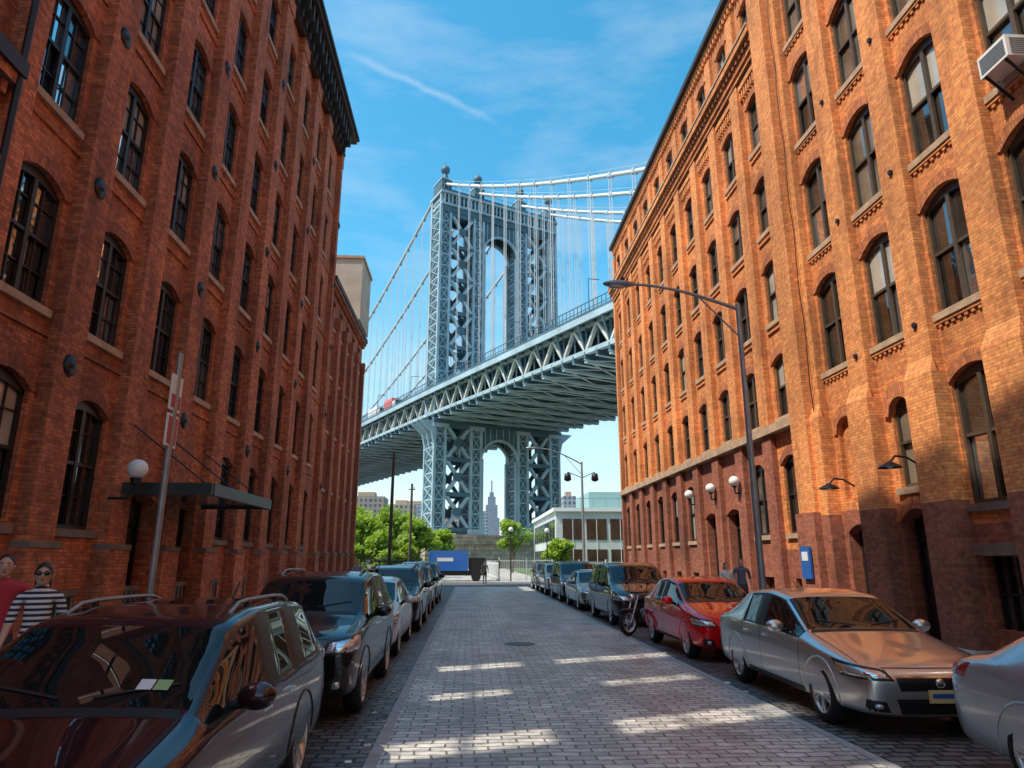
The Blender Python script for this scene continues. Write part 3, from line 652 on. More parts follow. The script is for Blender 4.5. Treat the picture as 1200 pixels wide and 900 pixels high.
def tree(x,y,h,r,seed,n=2600,ls=.24):
    rd=random.Random(seed);p=empty('broadleaf_tree',(x,y,0));mb=MB()
    th=h*.38;mb.cyl((0,0,0),(.1,0,th),.03*h,.02*h,BARK,8)
    cl=[]
    for i in range(11):
        a=rd.uniform(0,6.28);rr=rd.uniform(.25,.85)*r;z=rd.uniform(.42,.92)*h
        if z>.75*h: rr*=.55
        c=Vector((rr*math.cos(a),rr*math.sin(a),z));mb.cyl((.1,0,th*rd.uniform(.7,1)),c,.011*h,.004*h,BARK,6);cl.append((c,r*rd.uniform(.28,.5)))
    mb.obj('trunk',p);mb=MB()
    for i in range(n):
        c,cr=rd.choice(cl);d=Vector((rd.gauss(0,1),rd.gauss(0,1),rd.gauss(0,.8)))
        d.normalize();q=c+d*cr*rd.random()**.4
        nrm=Vector((rd.gauss(0,1),rd.gauss(0,1),rd.gauss(0,1)+.6)).normalized();u=nrm.orthogonal().normalized();v=nrm.cross(u);s=ls*rd.uniform(.6,1.3)
        mb.add([q-u*s,q-v*s*.5,q+u*s,q+v*s*.5],[(0,1,2,3)],LF[0 if rd.random()<.5 else (2 if d.z>.1 else 1)])
    mb.obj('foliage',p)
for i,(x,y,h,r) in enumerate([(-11.5,72,6.6,3),(-8.6,78,7.6,3.2),(-5.6,74,6.0,2.4),(-13.5,84,8,3.5),(-3.6,92,5.6,2.6),(6.0,98,7.6,2.6),(-9,66,4.4,2.2),(-6.2,67,4.0,1.8),(8.6,66,3.4,1.6)]): tree(x,y,h,r,i+3)
def shrub(x,y,w,h,seed):
    rd=random.Random(seed);mb=MB()
    for i in range(900):
        q=Vector((rd.uniform(-w,w),rd.uniform(-.8,.8),0));q.z=rd.random()**.7*h*(.7+.3*math.sin(q.x*2.2+seed));s=.16
        nrm=Vector((rd.gauss(0,1),rd.gauss(0,1),rd.gauss(0,1)+.6)).normalized();u=nrm.orthogonal().normalized();v=nrm.cross(u)
        mb.add([q-u*s,q-v*s*.6,q+u*s,q+v*s*.6],[(0,1,2,3)],rd.choice(LF))
    for k in range(6): mb.cyl((lerp(-w*.8,w*.8,k/5),0,0),(lerp(-w*.8,w*.8,k/5)+.1,0,h*.6),.03,.015,BARK,5)
    o=mb.obj('shrub_hedge');o.location=(x,y,0)
shrub(-6,65,3,1.6,1);shrub(9.5,65,2.2,1.3,2);shrub(-12,64.8,3,1.9,4)
# ------------------------------------------------------------------ fences
def fence(x0,x1,y,h,m,step=.15,y2=None):
    mb=MB();y2=y if y2 is None else y2;L=math.hypot(x1-x0,y2-y);n=int(L/step)
    P=lambda t,z:(lerp(x0,x1,t),lerp(y,y2,t),z)
    for k in range(n+1): mb.beam(P(k/n,.1),P(k/n,h),.022,.022,m)
    for z in(.25,h-.15): mb.beam(P(0,z),P(1,z),.05,.05,m)
    k=0
    while k<=L: mb.beam(P(k/L,0),P(k/L,h+.15),.08,.08,m);k+=2.4
    return mb
fence(-14,-3.4,60.0,2.3,BLACK,.12).obj('iron_fence')
fence(2.6,7.2,61.0,1.9,WHITE,.16).obj('metal_fence');fence(2.6,2.0,61.0,1.6,WHITE,.16,y2=80).obj('metal_fence');fence(7.4,18,62,1.7,WHITE,.2).obj('metal_fence')
# ------------------------------------------------------------------ street lamps and poles
def streetlamp(x,y,H,reach,rise,r=.085,extras=False):
    p=empty('street_lamp',(x,y,.14));mb=MB()
    mb.lathe([(0,.20),(.25,.2),(.3,.16),(.9,.14),(1.0,r+.02)],STEEL,16,(0,0,0),'z')
    mb.cyl((0,0,.9),(0,0,H),r,r*.65,STEEL,12)
    pts=[(-reach*t,0,H-.15+rise*math.sin(t*math.pi/2)) for t in [i/8 for i in range(9)]]
    for i in range(8): mb.cyl(pts[i],pts[i+1],.05-.002*i,.048-.002*i,STEEL,8)
    mb.cyl((0,0,H-.9),pts[3],.02,.02,STEEL,6)
    mb.obj('pole_and_arm',p);mb=MB();e=Vector(pts[-1])
    mb.sph(e+Vector((-.30,0,.0)),(.42,.15,.09),STEEL,16,8);mb.sph(e+Vector((-.36,0,-.05)),(.24,.11,.08),glassm('lamp_lens',(.5,.5,.45),.1),12,6);mb.cyl(e+Vector((-.2,0,.08)),e+Vector((-.2,0,.18)),.04,.04,BLACK,8)
    mb.obj('lamp_head',p)
    if extras:
        mb=MB()
        for sx in(-1.0,.9):
            mb.cyl((0,0,7.2),(sx,0,7.6),.03,.03,BLACK,6);mb.lathe([(.25,.05),(.15,.22),(-.25,.26),(-.35,.1)],BLACK,12,(sx,0,7.3),'z')
        mb.obj('floodlights',p)
    return p
streetlamp(6.65,15.6,8.0,2.7,.6)
streetlamp(7.7,46.5,8.3,3.2,1.1,.11,True)
mb=MB();mb.cyl((0,0,0),(0,0,4.3),.04,.04,STEEL,8)
RED=mat('sign_red',(.45,.03,.03),.5)
p=empty('traffic_sign',(-3.72,8.5,.14));mb.obj('post',p)
mb=MB();mb.box(-.012,.012,-.16,.16,3.55,4.0,WHITE);mb.box(.012,.016,-.14,.14,3.58,3.75,RED);mb.box(-.012,.012,-.16,.16,3.1,3.5,WHITE);mb.box(.012,.016,-.14,.14,3.13,3.47,RED);mb.obj('sign_plates',p);p.rotation_euler=(0,0,R(2))
for (x,y,h,m) in((-5.7,50.2,9.6,BARK),(-5.2,61,8.4,BARK)):
    p=empty('utility_pole',(x,y,0));mb=MB();mb.cyl((0,0,0),(0,0,h),.15,.10,m,10);mb.beam((-.3,0,h-.5),(.3,0,h-.5),.06,.08,m);mb.cyl((.2,0,h-.5),(.2,0,h-.3),.04,.04,STEEL,6);mb.obj('pole',p)
for (x,y) in((3.6,60.5),(7.0,62.5)):
    p=empty('lamp_post',(x,y,0));mb=MB();mb.cyl((0,0,0),(0,0,4.2),.06,.05,BLACK,8);mb.sph((0,0,4.4),.22,GLOBE);mb.cyl((0,0,4.15),(0,0,4.25),.12,.14,BLACK,8);mb.obj('post',p)
# ------------------------------------------------------------------ cars
RUB=mat('tyre_rubber',(.012,.012,.012),.8);ALLOY=mat('alloy_rim',(.62,.63,.64),.28,.85);DARK=mat('wheelwell_black',(.006,.006,.006),.9)
CHROME=mat('chrome',(.75,.75,.76),.12,1.);LAMP=mat('headlamp_clear',(.62,.64,.65),.06,.55,coat=1);TAIL=mat('tail_lamp',(.35,.01,.01),.15,coat=1);GRIL=mat('grille_black',(.010,.010,.011),.35);PLATE=mat('licence_plate',(.72,.62,.28),.5);TRIM=mat('trim_black',(.014,.014,.015),.5);AMB=mat('indicator_amber',(.6,.22,.03),.2,coat=1)
def wheelmesh():
    mb=MB()
    mb.lathe([(-.10,.20),(-.112,.25),(-.108,.30),(-.085,.332),(-.04,.34),(.04,.34),(.085,.332),(.108,.30),(.112,.25),(.104,.235)],RUB,32)
    mb.lathe([(.104,.236),(.113,.232),(.10,.218),(.05,.205),(-.03,.20)],ALLOY,32)
    mb.lathe([(.0,.20),(.0,.0)],DARK,24);mb.lathe([(.02,.13),(.03,.13),(.03,0.)],mat('brake_disc',(.2,.2,.2),.4,.8),20)
    mb.lathe([(.03,.055),(.085,.05),(.095,.03),(.095,0)],ALLOY,16)
    for k in range(5):
        for o in(-.15,.15):
            a=2*math.pi*k/5;b=a+o
            mb.beam((.082,.04*math.cos(a),.04*math.sin(a)),(.088,.222*math.cos(b),.222*math.sin(b)),.026,.030,ALLOY,up=(1,0,0))
    return mb.mesh('wheel')
WHEEL=wheelmesh()
def paint(name,col,metal=.5,rough=.28,seams=(),zr=.3,xw=.7):
    m,nt,b=newmat(name)
    b.inputs['Roughness'].default_value=rough;b.inputs['Metallic'].default_value=metal;b.inputs['Coat Weight'].default_value=1;b.inputs['Coat Roughness'].default_value=.008
    b.inputs['Specular IOR Level'].default_value=.15 if metal<.3 else .4;b.inputs['Coat IOR'].default_value=1.5
    tc=nt.nodes.new('ShaderNodeTexCoord');sp=nt.nodes.new('ShaderNodeSeparateXYZ');nt.links.new(tc.outputs['Object'],sp.inputs[0])
    tot=None
    for (s,sl) in seams:
        yy=math_n(nt,'ADD',sp.outputs[1],math_n(nt,'MULTIPLY',sp.outputs[2],sl))
        d=math_n(nt,'LESS_THAN',math_n(nt,'ABSOLUTE',math_n(nt,'SUBTRACT',yy,s)),.007)
        tot=d if tot is None else math_n(nt,'MAXIMUM',tot,d)
    k=math_n(nt,'MULTIPLY',tot,math_n(nt,'GREATER_THAN',math_n(nt,'ABSOLUTE',sp.outputs[0]),xw));k=math_n(nt,'MULTIPLY',k,math_n(nt,'GREATER_THAN',sp.outputs[2],zr))
    c=mixc(nt,k,col,(.002,.002,.002))
    low=math_n(nt,'MULTIPLY',ramp(nt,noise(nt,6,6),.4,.75,0,.2),ramp(nt,sp.outputs[2],.40,.2,0,1))
    c2=mixc(nt,low,c,(.12,.11,.095));nt.links.new(c2,b.inputs['Base Color'])
    return m
def K_sedan(): return dict(L=4.8,W=1.84,st=[
 (0,.74,.34,.58,.56,.63,'b'),(.05,.86,.22,.67,.66,.71,'b'),(.25,.95,.18,.75,.74,.80,'b'),(.85,.998,.18,.83,.80,.90,'b'),(1.28,1,.18,.89,.84,.97,'b'),(1.42,1,.18,.91,.86,1.0,'W'),
 (2.20,1,.18,.94,.74,1.43,'g'),(2.70,1,.18,.95,.745,1.49,'p'),(2.78,1,.18,.955,.745,1.49,'g'),(3.50,1,.18,.965,.73,1.455,'c'),(3.72,1,.18,.97,.72,1.41,'R'),(4.28,.99,.18,1.0,.80,1.08,'b'),(4.62,.96,.2,.98,.76,1.05,'b'),(4.75,.89,.26,.87,.7,.95,'b'),(4.8,.78,.38,.70,.6,.75,'b')],
 fw=.93,rw=3.72,r=.335,hl=(.58,.73),gr=(.50,.64,.44),it=(.26,.42,.5))
def K_suv(): return dict(L=4.55,W=1.84,st=[
 (0,.80,.42,.74,.62,.79,'b'),(.05,.89,.28,.88,.72,.93,'b'),(.22,.96,.24,.98,.78,1.03,'b'),(.75,.998,.24,1.04,.82,1.10,'b'),(1.10,1,.24,1.07,.85,1.15,'b'),(1.22,1,.24,1.08,.86,1.18,'W'),
 (1.88,1,.24,1.09,.79,1.64,'g'),(2.38,1,.24,1.10,.80,1.73,'p'),(2.46,1,.24,1.10,.80,1.73,'g'),(3.28,1,.24,1.12,.79,1.72,'p'),(3.38,1,.24,1.12,.79,1.715,'g'),(4.05,1,.24,1.14,.76,1.67,'R'),(4.38,.985,.26,1.15,.80,1.22,'b'),(4.50,.95,.3,1.0,.74,1.05,'b'),(4.55,.86,.42,.8,.65,.85,'b')],
 fw=.88,rw=3.5,r=.36,hl=(.76,.96),gr=(.68,.85,.46),it=(.34,.54,.5),rails=True)
def K_wagon(): return dict(L=4.78,W=1.82,st=[
 (0,.74,.36,.60,.56,.65,'b'),(.05,.87,.24,.73,.68,.77,'b'),(.28,.95,.2,.82,.76,.87,'b'),(.85,.998,.2,.89,.80,.96,'b'),(1.20,1,.2,.93,.84,1.02,'b'),(1.34,1,.2,.95,.86,1.05,'W'),
 (2.12,1,.2,.97,.77,1.50,'g'),(2.62,1,.2,.98,.78,1.575,'p'),(2.70,1,.2,.98,.78,1.575,'g'),(3.50,1,.2,1.0,.77,1.575,'p'),(3.60,1,.2,1.0,.77,1.57,'g'),(4.25,1,.2,1.02,.74,1.53,'R'),(4.58,.98,.24,1.04,.78,1.12,'b'),(4.72,.94,.28,.92,.7,.97,'b'),(4.78,.82,.4,.70,.6,.75,'b')],
 fw=.90,rw=3.62,r=.345,hl=(.62,.78),gr=(.54,.68,.42),it=(.28,.45,.5),rails=True)
def K_hatch(): return dict(L=4.35,W=1.79,st=[
 (0,.74,.36,.62,.56,.66,'b'),(.05,.87,.24,.74,.68,.78,'b'),(.25,.95,.2,.82,.76,.88,'b'),(.7,.998,.2,.89,.80,.96,'b'),(1.05,1,.2,.93,.84,1.02,'b'),(1.18,1,.2,.95,.86,1.05,'W'),
 (1.95,1,.2,.97,.75,1.46,'g'),(2.4,1,.2,.98,.76,1.53,'p'),(2.48,1,.2,.98,.76,1.53,'g'),(3.2,1,.2,1.0,.74,1.50,'c'),(3.55,1,.2,1.01,.72,1.44,'R'),(4.10,.98,.24,1.02,.76,1.08,'b'),(4.27,.94,.28,.90,.70,.96,'b'),(4.35,.82,.4,.70,.58,.75,'b')],
 fw=.85,rw=3.45,r=.325,hl=(.62,.78),gr=(.52,.66,.40),it=(.27,.45,.5))
def K_van(): return dict(L=5.0,W=1.97,st=[
 (0,.76,.38,.68,.6,.73,'b'),(.05,.88,.24,.80,.70,.85,'b'),(.25,.95,.2,.91,.78,.98,'b'),(.7,.998,.2,1.01,.82,1.09,'b'),(1.0,1,.2,1.06,.85,1.16,'b'),(1.10,1,.2,1.07,.86,1.20,'W'),
 (1.95,1,.2,1.07,.80,1.71,'g'),(2.5,1,.2,1.07,.81,1.81,'p'),(2.6,1,.2,1.07,.81,1.81,'g'),(3.6,1,.2,1.08,.81,1.80,'p'),(3.7,1,.2,1.08,.81,1.795,'g'),(4.6,1,.2,1.09,.79,1.75,'R'),(4.84,.98,.24,1.10,.80,1.18,'b'),(4.95,.95,.28,.95,.74,1.0,'b'),(5.0,.85,.4,.75,.65,.8,'b')],
 fw=.95,rw=3.95,r=.345,hl=(.68,.88),gr=(.58,.76,.46),it=(.30,.48,.5))
def car(kind,x,y,col,name='parked_car',metal=.5,rot=0.,rack=False,near=False,sticker=False):
    K=kind();L,W=K['L'],K['W'];w=W/2;st=K['st']
    p=empty(name,(x,y,.004))
    p.rotation_euler=(0,0,rot)
    seams=[(K['fw']+.52,0),([s for s in st if s[6]=='p'][0][0]+.02,.0)]
    seams.append((K['rw']-.36,-.12) )
    PT=paint('car_paint',col,metal,seams=seams,xw=w*.8,zr=.26)
    bm=bmesh.new();rings=[]
    cl=bm.edges.layers.float.new('crease_edge')
    for (yy,wf,zb,zs,tw,zt,fl) in st:
        cab=zt-zs>.2
        a=w*wf;h=zs-zb
        half=[(.78*a,zb),(.965*a,zb+.08*min(1,h*2)),(1.0*a,zb+.42*h),(.990*a,zs-.26*h),(.962*a,zs-.012),(tw*w if cab else min(tw*w,.90*a),zt-(.07 if cab else .03)),((tw-.12)*w if cab else .58*a,zt-.012 if cab else zt-.004)]
        ring=[bm.verts.new((-q[0],yy,q[1])) for q in half]+[bm.verts.new((q[0],yy,q[1])) for q in reversed(half)]
        rings.append(ring)
    n=14
    for i in range(len(rings)-1):
        fl=st[i][6]
        for j in range(n):
            k=(j+1)%n
            f=bm.faces.new((rings[i][j],rings[i+1][j],rings[i+1][k],rings[i][k]));f.smooth=True
            side=j in(4,8);top=j in(5,6,7);m=0
            if fl=='W' and top: m=1
            elif fl=='R' and top: m=1
            elif fl in'gW' and side: m=4 if fl=='W' else 2
            elif fl=='p' and side: m=3
            f.material_index=m
    for ring,rev in((rings[0],0),(rings[-1],1)):
        for j in range(6):
            vs=(ring[j],ring[j+1],ring[12-j],ring[13-j])
            if rev: vs=vs[::-1]
            f=bm.faces.new(vs);f.smooth=True
    bmesh.ops.recalc_face_normals(bm,faces=bm.faces)
    def cre(a,b,v):
        e=bm.edges.get((a,b))
        if e: e[cl]=v
    nR=len(rings)
    for i in range(nR-1):
        cab=st[i][6] in 'WgpcR'
        for j in(4,9): cre(rings[i][j],rings[i+1][j],.75 if cab else .35)
        for j in(5,8): cre(rings[i][j],rings[i+1][j],.45 if cab else .3)
        for j in(3,10): cre(rings[i][j],rings[i+1][j],.25)
        for j in(1,12): cre(rings[i][j],rings[i+1][j],.4)
    for i in range(1,nR-1):
        a,b=st[i-1][6],st[i][6]
        v=0
        if b=='W': v=.55
        elif a=='W': v=.45
        elif b=='R': v=.5
        elif a=='R': v=.55
        if v:
            for j in(4,5,6,7,8): cre(rings[i][j],rings[i][j+1],v)
    for i in(1,nR-2):
        for j in range(14): cre(rings[i][j],rings[i][(j+1)%14],.25)
    me=bpy.data.meshes.new('t');bm.to_mesh(me);bm.free()
    mats=[PT,CGL,GSIDE,TRIM,GQUART,DARK]
    for m in mats: me.materials.append(m)
    ob=bpy.data.objects.new('t',me);COL.objects.link(ob)
    sb=ob.modifiers.new('s','SUBSURF');sb.levels=2;sb.render_levels=2
    cb=MB()
    for yy in(K['fw'],K['rw']):
        for s in(-1,1): cb.cyl((s*(w-.34),yy,K['r']+.0),(s*(w+.3),yy,K['r']+.0),K['r']+.06,K['r']+.06,DARK,36)
    cu=cb.obj('c');cu.data.materials.clear()
    for m in mats: cu.data.materials.append(m)
    for pl in cu.data.polygons: pl.material_index=5
    bo=ob.modifiers.new('b','BOOLEAN');bo.operation='DIFFERENCE';bo.object=cu;bo.solver='EXACT'
    dg=bpy.context.evaluated_depsgraph_get();dg.update()
    me2=bpy.data.meshes.new_from_object(ob.evaluated_get(dg));
    bpy.data.objects.remove(cu);bpy.data.objects.remove(ob)
    bm=bmesh.new();bm.from_mesh(me2)
    bvh=BVHTree.FromBMesh(bm)
    for grp,th in(((1,),.04),((2,4),.028)):
        fs=[f for f in bm.faces if f.material_index in grp]
        if fs:
            r=bmesh.ops.inset_region(bm,faces=fs,thickness=th,depth=-.006,use_even_offset=True,use_boundary=True)
            for f in r['faces']: f.material_index=3 if grp==(2,4) else 0
    for f in bm.faces:
        if f.material_index==5: f.smooth=False
    bm.to_mesh(me2);bm.free();me2.name='body'
    idx=[pl.material_index for pl in me2.polygons]
    me2.materials.clear()
    for m in mats: me2.materials.append(m)
    me2.polygons.foreach_set('material_index',idx);me2.update()
    o=bpy.data.objects.new('body',me2);COL.objects.link(o);o.parent=p
    D=MB()
    def patch(c4,d,m,off=.006,nu=8,nv=4):
        d=Vector(d).normalized();c4=[Vector(q) for q in c4];vs=[];
        for j in range(nv+1):
            for i in range(nu+1):
                u,v=i/nu,j/nv
                q=(c4[0]*(1-u)+c4[1]*u)*(1-v)+(c4[3]*(1-u)+c4[2]*u)*v
                h,nr,_,_=bvh.ray_cast(q-d*1.5,d)
                if h is None: h=q;nr=-d
                if nr.dot(d)>0:nr=-nr
                edge=(i in(0,nu) or j in(0,nv))
                vs.append(h+nr*(off if not edge else .0015))
        D.add(vs,[(j*(nu+1)+i,j*(nu+1)+i+1,(j+1)*(nu+1)+i+1,(j+1)*(nu+1)+i) for j in range(nv) for i in range(nu)],m,True)
    z0,z1=K['hl']
    for s in(-1,1):
        hd=(-s*.45,.85,0)
        patch([(s*w*.52,.03,z0+.02),(s*w*.985,.38,z0+.03),(s*w*.985,.58,z1+.04),(s*w*.60,.10,z1-.02)],hd,GRIL,.008,10,5)
        patch([(s*w*.55,.04,z0+.035),(s*w*.975,.39,z0+.045),(s*w*.975,.55,z1+.02),(s*w*.62,.10,z1-.035)],hd,LAMP,.014,10,5)
        patch([(s*w*.64,.05,z0+.055),(s*w*.80,.20,z0+.06),(s*w*.82,.22,z1-.03),(s*w*.68,.10,z1-.045)],hd,CHROME,.02,6,4)
        patch([(s*w*.93,.34,z0+.05),(s*w*.98,.44,z0+.055),(s*w*.98,.5,z1),(s*w*.94,.38,z1-.01)],hd,AMB,.018,4,4)
        zi=K['it']
        patch([(s*w*.62,.02,zi[0]+.02),(s*w*.86,.15,zi[0]+.04),(s*w*.84,.15,zi[1]),(s*w*.66,.03,zi[1]-.03)],(-s*.3,.9,0),GRIL,.005,6,4)
        patch([(s*w*.70,.02,zi[0]+.06),(s*w*.78,.1,zi[0]+.06),(s*w*.78,.1,zi[1]-.05),(s*w*.70,.03,zi[1]-.05)],(-s*.3,.9,0),LAMP,.014,4,4)
        zt=st[-3][3]
        patch([(s*w*.62,L,zt-.16),(s*w*.98,L-.3,zt-.14),(s*w*.97,L-.38,zt-.01),(s*w*.62,L-.05,zt-.03)],(-s*.5,-.85,0),TAIL,.012,8,4)
        for yy in(st[7][0]-.22,K['rw']-.52):
            zz=st[7][3]-.12
            h,nr,_,_=bvh.ray_cast(Vector((s*2,yy,zz)),Vector((-s,0,0)))
            if h: D.box(h.x-s*.01,h.x+s*.035,yy-.10,yy+.10,zz-.014,zz+.016,PT if not near else CHROME)
        my=st[5][0]+.42;mz=st[5][3]+.10
        D.sph((s*(w+.10),my,mz),(.125,.07,.085),PT,14,9);D.cyl((s*(w-.06),my+.03,mz-.06),(s*(w+.06),my+.01,mz-.04),.03,.03,TRIM,8)
        D.sph((s*(w+.10),my+.045,mz),(.105,.035,.068),CGL,12,8)
        patch([(s*w,K['fw']+.45,.27),(s*w,K['rw']-.45,.27),(s*w,K['rw']-.45,.33),(s*w,K['fw']+.45,.33)],(-s,0,0),TRIM,.01,12,2)
        for yy in(K['fw'],K['rw']):
            pts=[]
            for k in range(13):
                a=math.pi*(k/12)*1.1-.05*math.pi;zz=K['r']+(K['r']+.075)*math.sin(a);yk=yy+(K['r']+.075)*math.cos(a)
                h,nr,_,_=bvh.ray_cast(Vector((s*2,yk,max(zz,.25))),Vector((-s,0,0)))
                if h and abs(h.x)>w*.8: pts.append(h)
            D.tube(pts,.012,PT if not K.get('rails') else TRIM,6)
        if K.get('rails'):
            ya,yb=st[6][0]+.25,st[-4][0]-.25;pts=[]
            for k in range(9):
                t=k/8;yy=lerp(ya,yb,t);h,_,_,_=bvh.ray_cast(Vector((s*w*.64,yy,3)),Vector((0,0,-1)))
                pts.append(Vector((s*w*.64,yy,(h.z if h else 1.5)+(.04 if 0<k<8 else .0))))
            D.tube(pts,.016,STEEL if near else TRIM)
            for k in(2,6): D.cyl(pts[k],pts[k]-Vector((0,0,.05)),.02,.025,TRIM,6)
    ym=st[5][0]
    for s in(-1,1):
        a=Vector((s*.1+.05,ym+.1,0));b=Vector((s*.1-.45 if s<0 else .6,ym+.22,0))
        patch([(a.x,a.y,2),(b.x,b.y,2),(b.x,b.y+.018,2),(a.x,a.y+.018,2)],(0,0,-1),TRIM,.014,10,1)
    for s in(-1,1):
        patch([(s*w*.80,.30,2),(s*w*.78,ym-.02,2),(s*w*.79,ym-.02,2),(s*w*.81,.30,2)],(0,0,-1),TRIM,.0025,14,1)
    patch([(-w*.62,-.5,z1-.012),(w*.62,-.5,z1-.012),(w*.62,-.5,z1-.004),(-w*.62,-.5,z1-.004)],(0,1,0),TRIM,.0025,14,1)
    patch([(-w*.80,ym-.05,2),(w*.80,ym-.05,2),(w*.76,ym+.035,2),(-w*.76,ym+.035,2)],(0,0,-1),TRIM,.004,10,2)
    g0,g1,gw=K['gr'];patch([(-gw,0,g0),(gw,0,g0),(gw*1.1,0,g1),(-gw*1.1,0,g1)],(0,1,0),GRIL,.006,12,4)
    patch([(-gw*1.1,0,g1-.006),(gw*1.1,0,g1-.006),(gw*1.12,0,g1+.014),(-gw*1.12,0,g1+.014)],(0,1,0),CHROME,.012,14,1)
    for k in range(3):
        zz=lerp(g0,g1,.2+.27*k);patch([(-gw*1.0,0,zz),(gw*1.0,0,zz),(gw*1.0,0,zz+.012),(-gw*1.0,0,zz+.012)],(0,1,0),CHROME if k==1 else STEEL,.012,12,1)
    D.sph((0,-.005,(g0+g1)/2+.01),(.06,.02,.05),CHROME,12,8)
    i0,i1,iw=K['it'];patch([(-iw*.9,0,i0),(iw*.9,0,i0),(iw,0,i1),(-iw,0,i1)],(0,1,0),GRIL,.006,12,4)
    zp=(g0+i1)/2-.02;D.box(-.16,.16,-.03,-.015,zp-.055,zp+.075,PLATE);D.box(-.12,.12,-.033,-.03,zp-.005,zp+.04,BLUE)
    D.box(-.16,.16,L+.002,L+.014,.72,.86,PLATE)
    if sticker:
        for (sx,m) in((.36,WHITE),(.46,mat('green_sticker',(.35,.5,.2),.5))):
            patch([(sx,ym+.17,2),(sx+.09,ym+.17,2),(sx+.09,ym+.25,2),(sx,ym+.25,2)],(0,0,-1),m,.004,3,3)
    if rack:
        zt=max(s[5] for s in st)
        for yy in(2.2,2.9,3.6): D.cyl((-w*.62,yy,zt+.10),(w*.62,yy,zt+.10),.018,.018,TRIM,6)
        for s in(-1,1): D.cyl((s*w*.6,1.9,zt+.12),(s*w*.6,3.9,zt+.12),.02,.02,TRIM,6)
    D.cyl((.2,st[-5][0],st[-5][5]-.02),(.2,st[-5][0]+.16,st[-5][5]+.12),.012,.006,TRIM,6)
    D.obj('lights_trim_and_mirrors',p)
    sc=K['r']/.34
    for yy in(K['fw'],K['rw']):
        for s in(-1,1):
            o=bpy.data.objects.new('wheel',WHEEL);COL.objects.link(o);o.parent=p;o.location=(s*(w-.125),yy,K['r']);o.scale=(1.,sc,sc)
            o.rotation_euler=(random.random()*3,0,0 if s>0 else math.pi)
    return p
GSIDE=glassm('car_side_glass',(.008,.011,.011),.008,1,0,0,1.5);GQUART=glassm('car_quarter_glass',(.008,.011,.011),.008,1,0,0,1.5)
LX=-2.3;RX=5.15
car(K_wagon,LX-.05,3.0,(.022,.005,.010),metal=.2,near=True,sticker=True)
car(K_suv,LX+.05,8.7,(.005,.006,.006),metal=.0,near=True)
car(K_hatch,LX+.02,13.9,(.62,.62,.62),metal=.5)
car(K_suv,LX+.1,18.7,(.008,.010,.016),metal=.0,rack=True)
car(K_suv,LX+.05,24.4,(.005,.007,.010),metal=.0)
car(K_van,LX,30.2,(.012,.012,.012),metal=.0)
car(K_sedan,5.5,2.05,(.50,.55,.60),metal=.6,near=True)
car(K_sedan,RX,7.65,(.64,.62,.60),metal=.85,near=True,rot=R(-1.5))
car(K_hatch,RX+.05,13.2,(.80,.003,.012),metal=.25,near=True)
car(K_van,RX+.05,20.1,(.018,.020,.024),metal=.2)
car(K_sedan,RX-.05,26.2,(.35,.37,.38),metal=.7)
car(K_van,RX,31.6,(.008,.009,.012),metal=.0)
car(K_suv,RX-.1,37.5,(.5,.52,.53),metal=.6)
car(K_suv,RX-.1,42.8,(.08,.08,.09),metal=.4)
p=empty('delivery_truck',(-1.6,61,0));mb=MB();BL2=mat('truck_blue',(.02,.14,.5),.35,coat=.5)
mb.box(-1.9,1.5,0,2.4,.9,2.6,BL2);mb.box(1.55,3.0,.1,2.3,.7,2.0,TRIM);mb.box(2.3,3.02,.2,2.2,1.3,1.9,CGL);mb.box(-1.9,3.0,.15,2.25,.5,.9,BLACK);mb.box(-1.2,.2,-.01,0,1.7,2.0,WHITE)
for xx in(-1.1,2.2):
    for yy in(.0,2.2): mb.cyl((xx,yy-.02,.42),(xx,yy+.22,.42),.42,.42,RUB,18)
mb.obj('truck_body',p)
# ------------------------------------------------------------------ motorcycle
def moto(x,y,rot):
    p=empty('parked_motorcycle',(x,y,0),rot);mb=MB()
    for yy in(0,1.35):
        mb.lathe([(-.05,.24),(-.06,.29),(0,.32),(.06,.29),(.05,.24)],RUB,24,(0,yy,.32));mb.lathe([(.04,.24),(.04,.21),(-.04,.21),(-.04,.24)],ALLOY,20,(0,yy,.32));mb.cyl((-.08,yy,.32),(.08,yy,.32),.05,.05,ALLOY,10)
        for k in range(6):
            a=k*math.pi/3;mb.cyl((0,yy,.32),(0,yy+.22*math.cos(a),.32+.22*math.sin(a)),.012,.01,ALLOY,5)
    for s in(-.09,.09): mb.cyl((s,0,.32),(s,.32,.98),.025,.022,CHROME,8)
    mb.tube([(0,.3,.9),(0,.75,.82),(0,1.25,.75)],.03,BLACK);mb.tube([(0,.35,.8),(0,.5,.35),(0,.95,.3),(0,1.35,.32)],.03,BLACK)
    mb.sph((0,.6,.88),(.15,.28,.14),GRIL,14,8);mb.sph((0,1.08,.86),(.14,.34,.07),TRIM,12,8);mb.sph((0,.68,.48),(.16,.2,.18),STEEL,10,7)
    mb.tube([(-.36,.42,1.08),(-.15,.30,1.05),(.15,.30,1.05),(.36,.42,1.08)],.018,BLACK);mb.sph((0,.16,.92),(.1,.09,.1),CHROME,12,8);mb.sph((0,0,.62),(.08,.3,.05),GRIL,10,6)
    mb.cyl((.14,.7,.3),(.16,1.5,.38),.05,.06,CHROME,10)
    for s in(-1,1): mb.cyl((s*.3,.4,1.08),(s*.34,.4,1.25),.01,.01,BLACK,5);mb.sph((s*.36,.4,1.28),(.06,.02,.04),BLACK,8,6)
    mb.obj('motorcycle_body',p)
moto(4.1,18.1,R(-55))
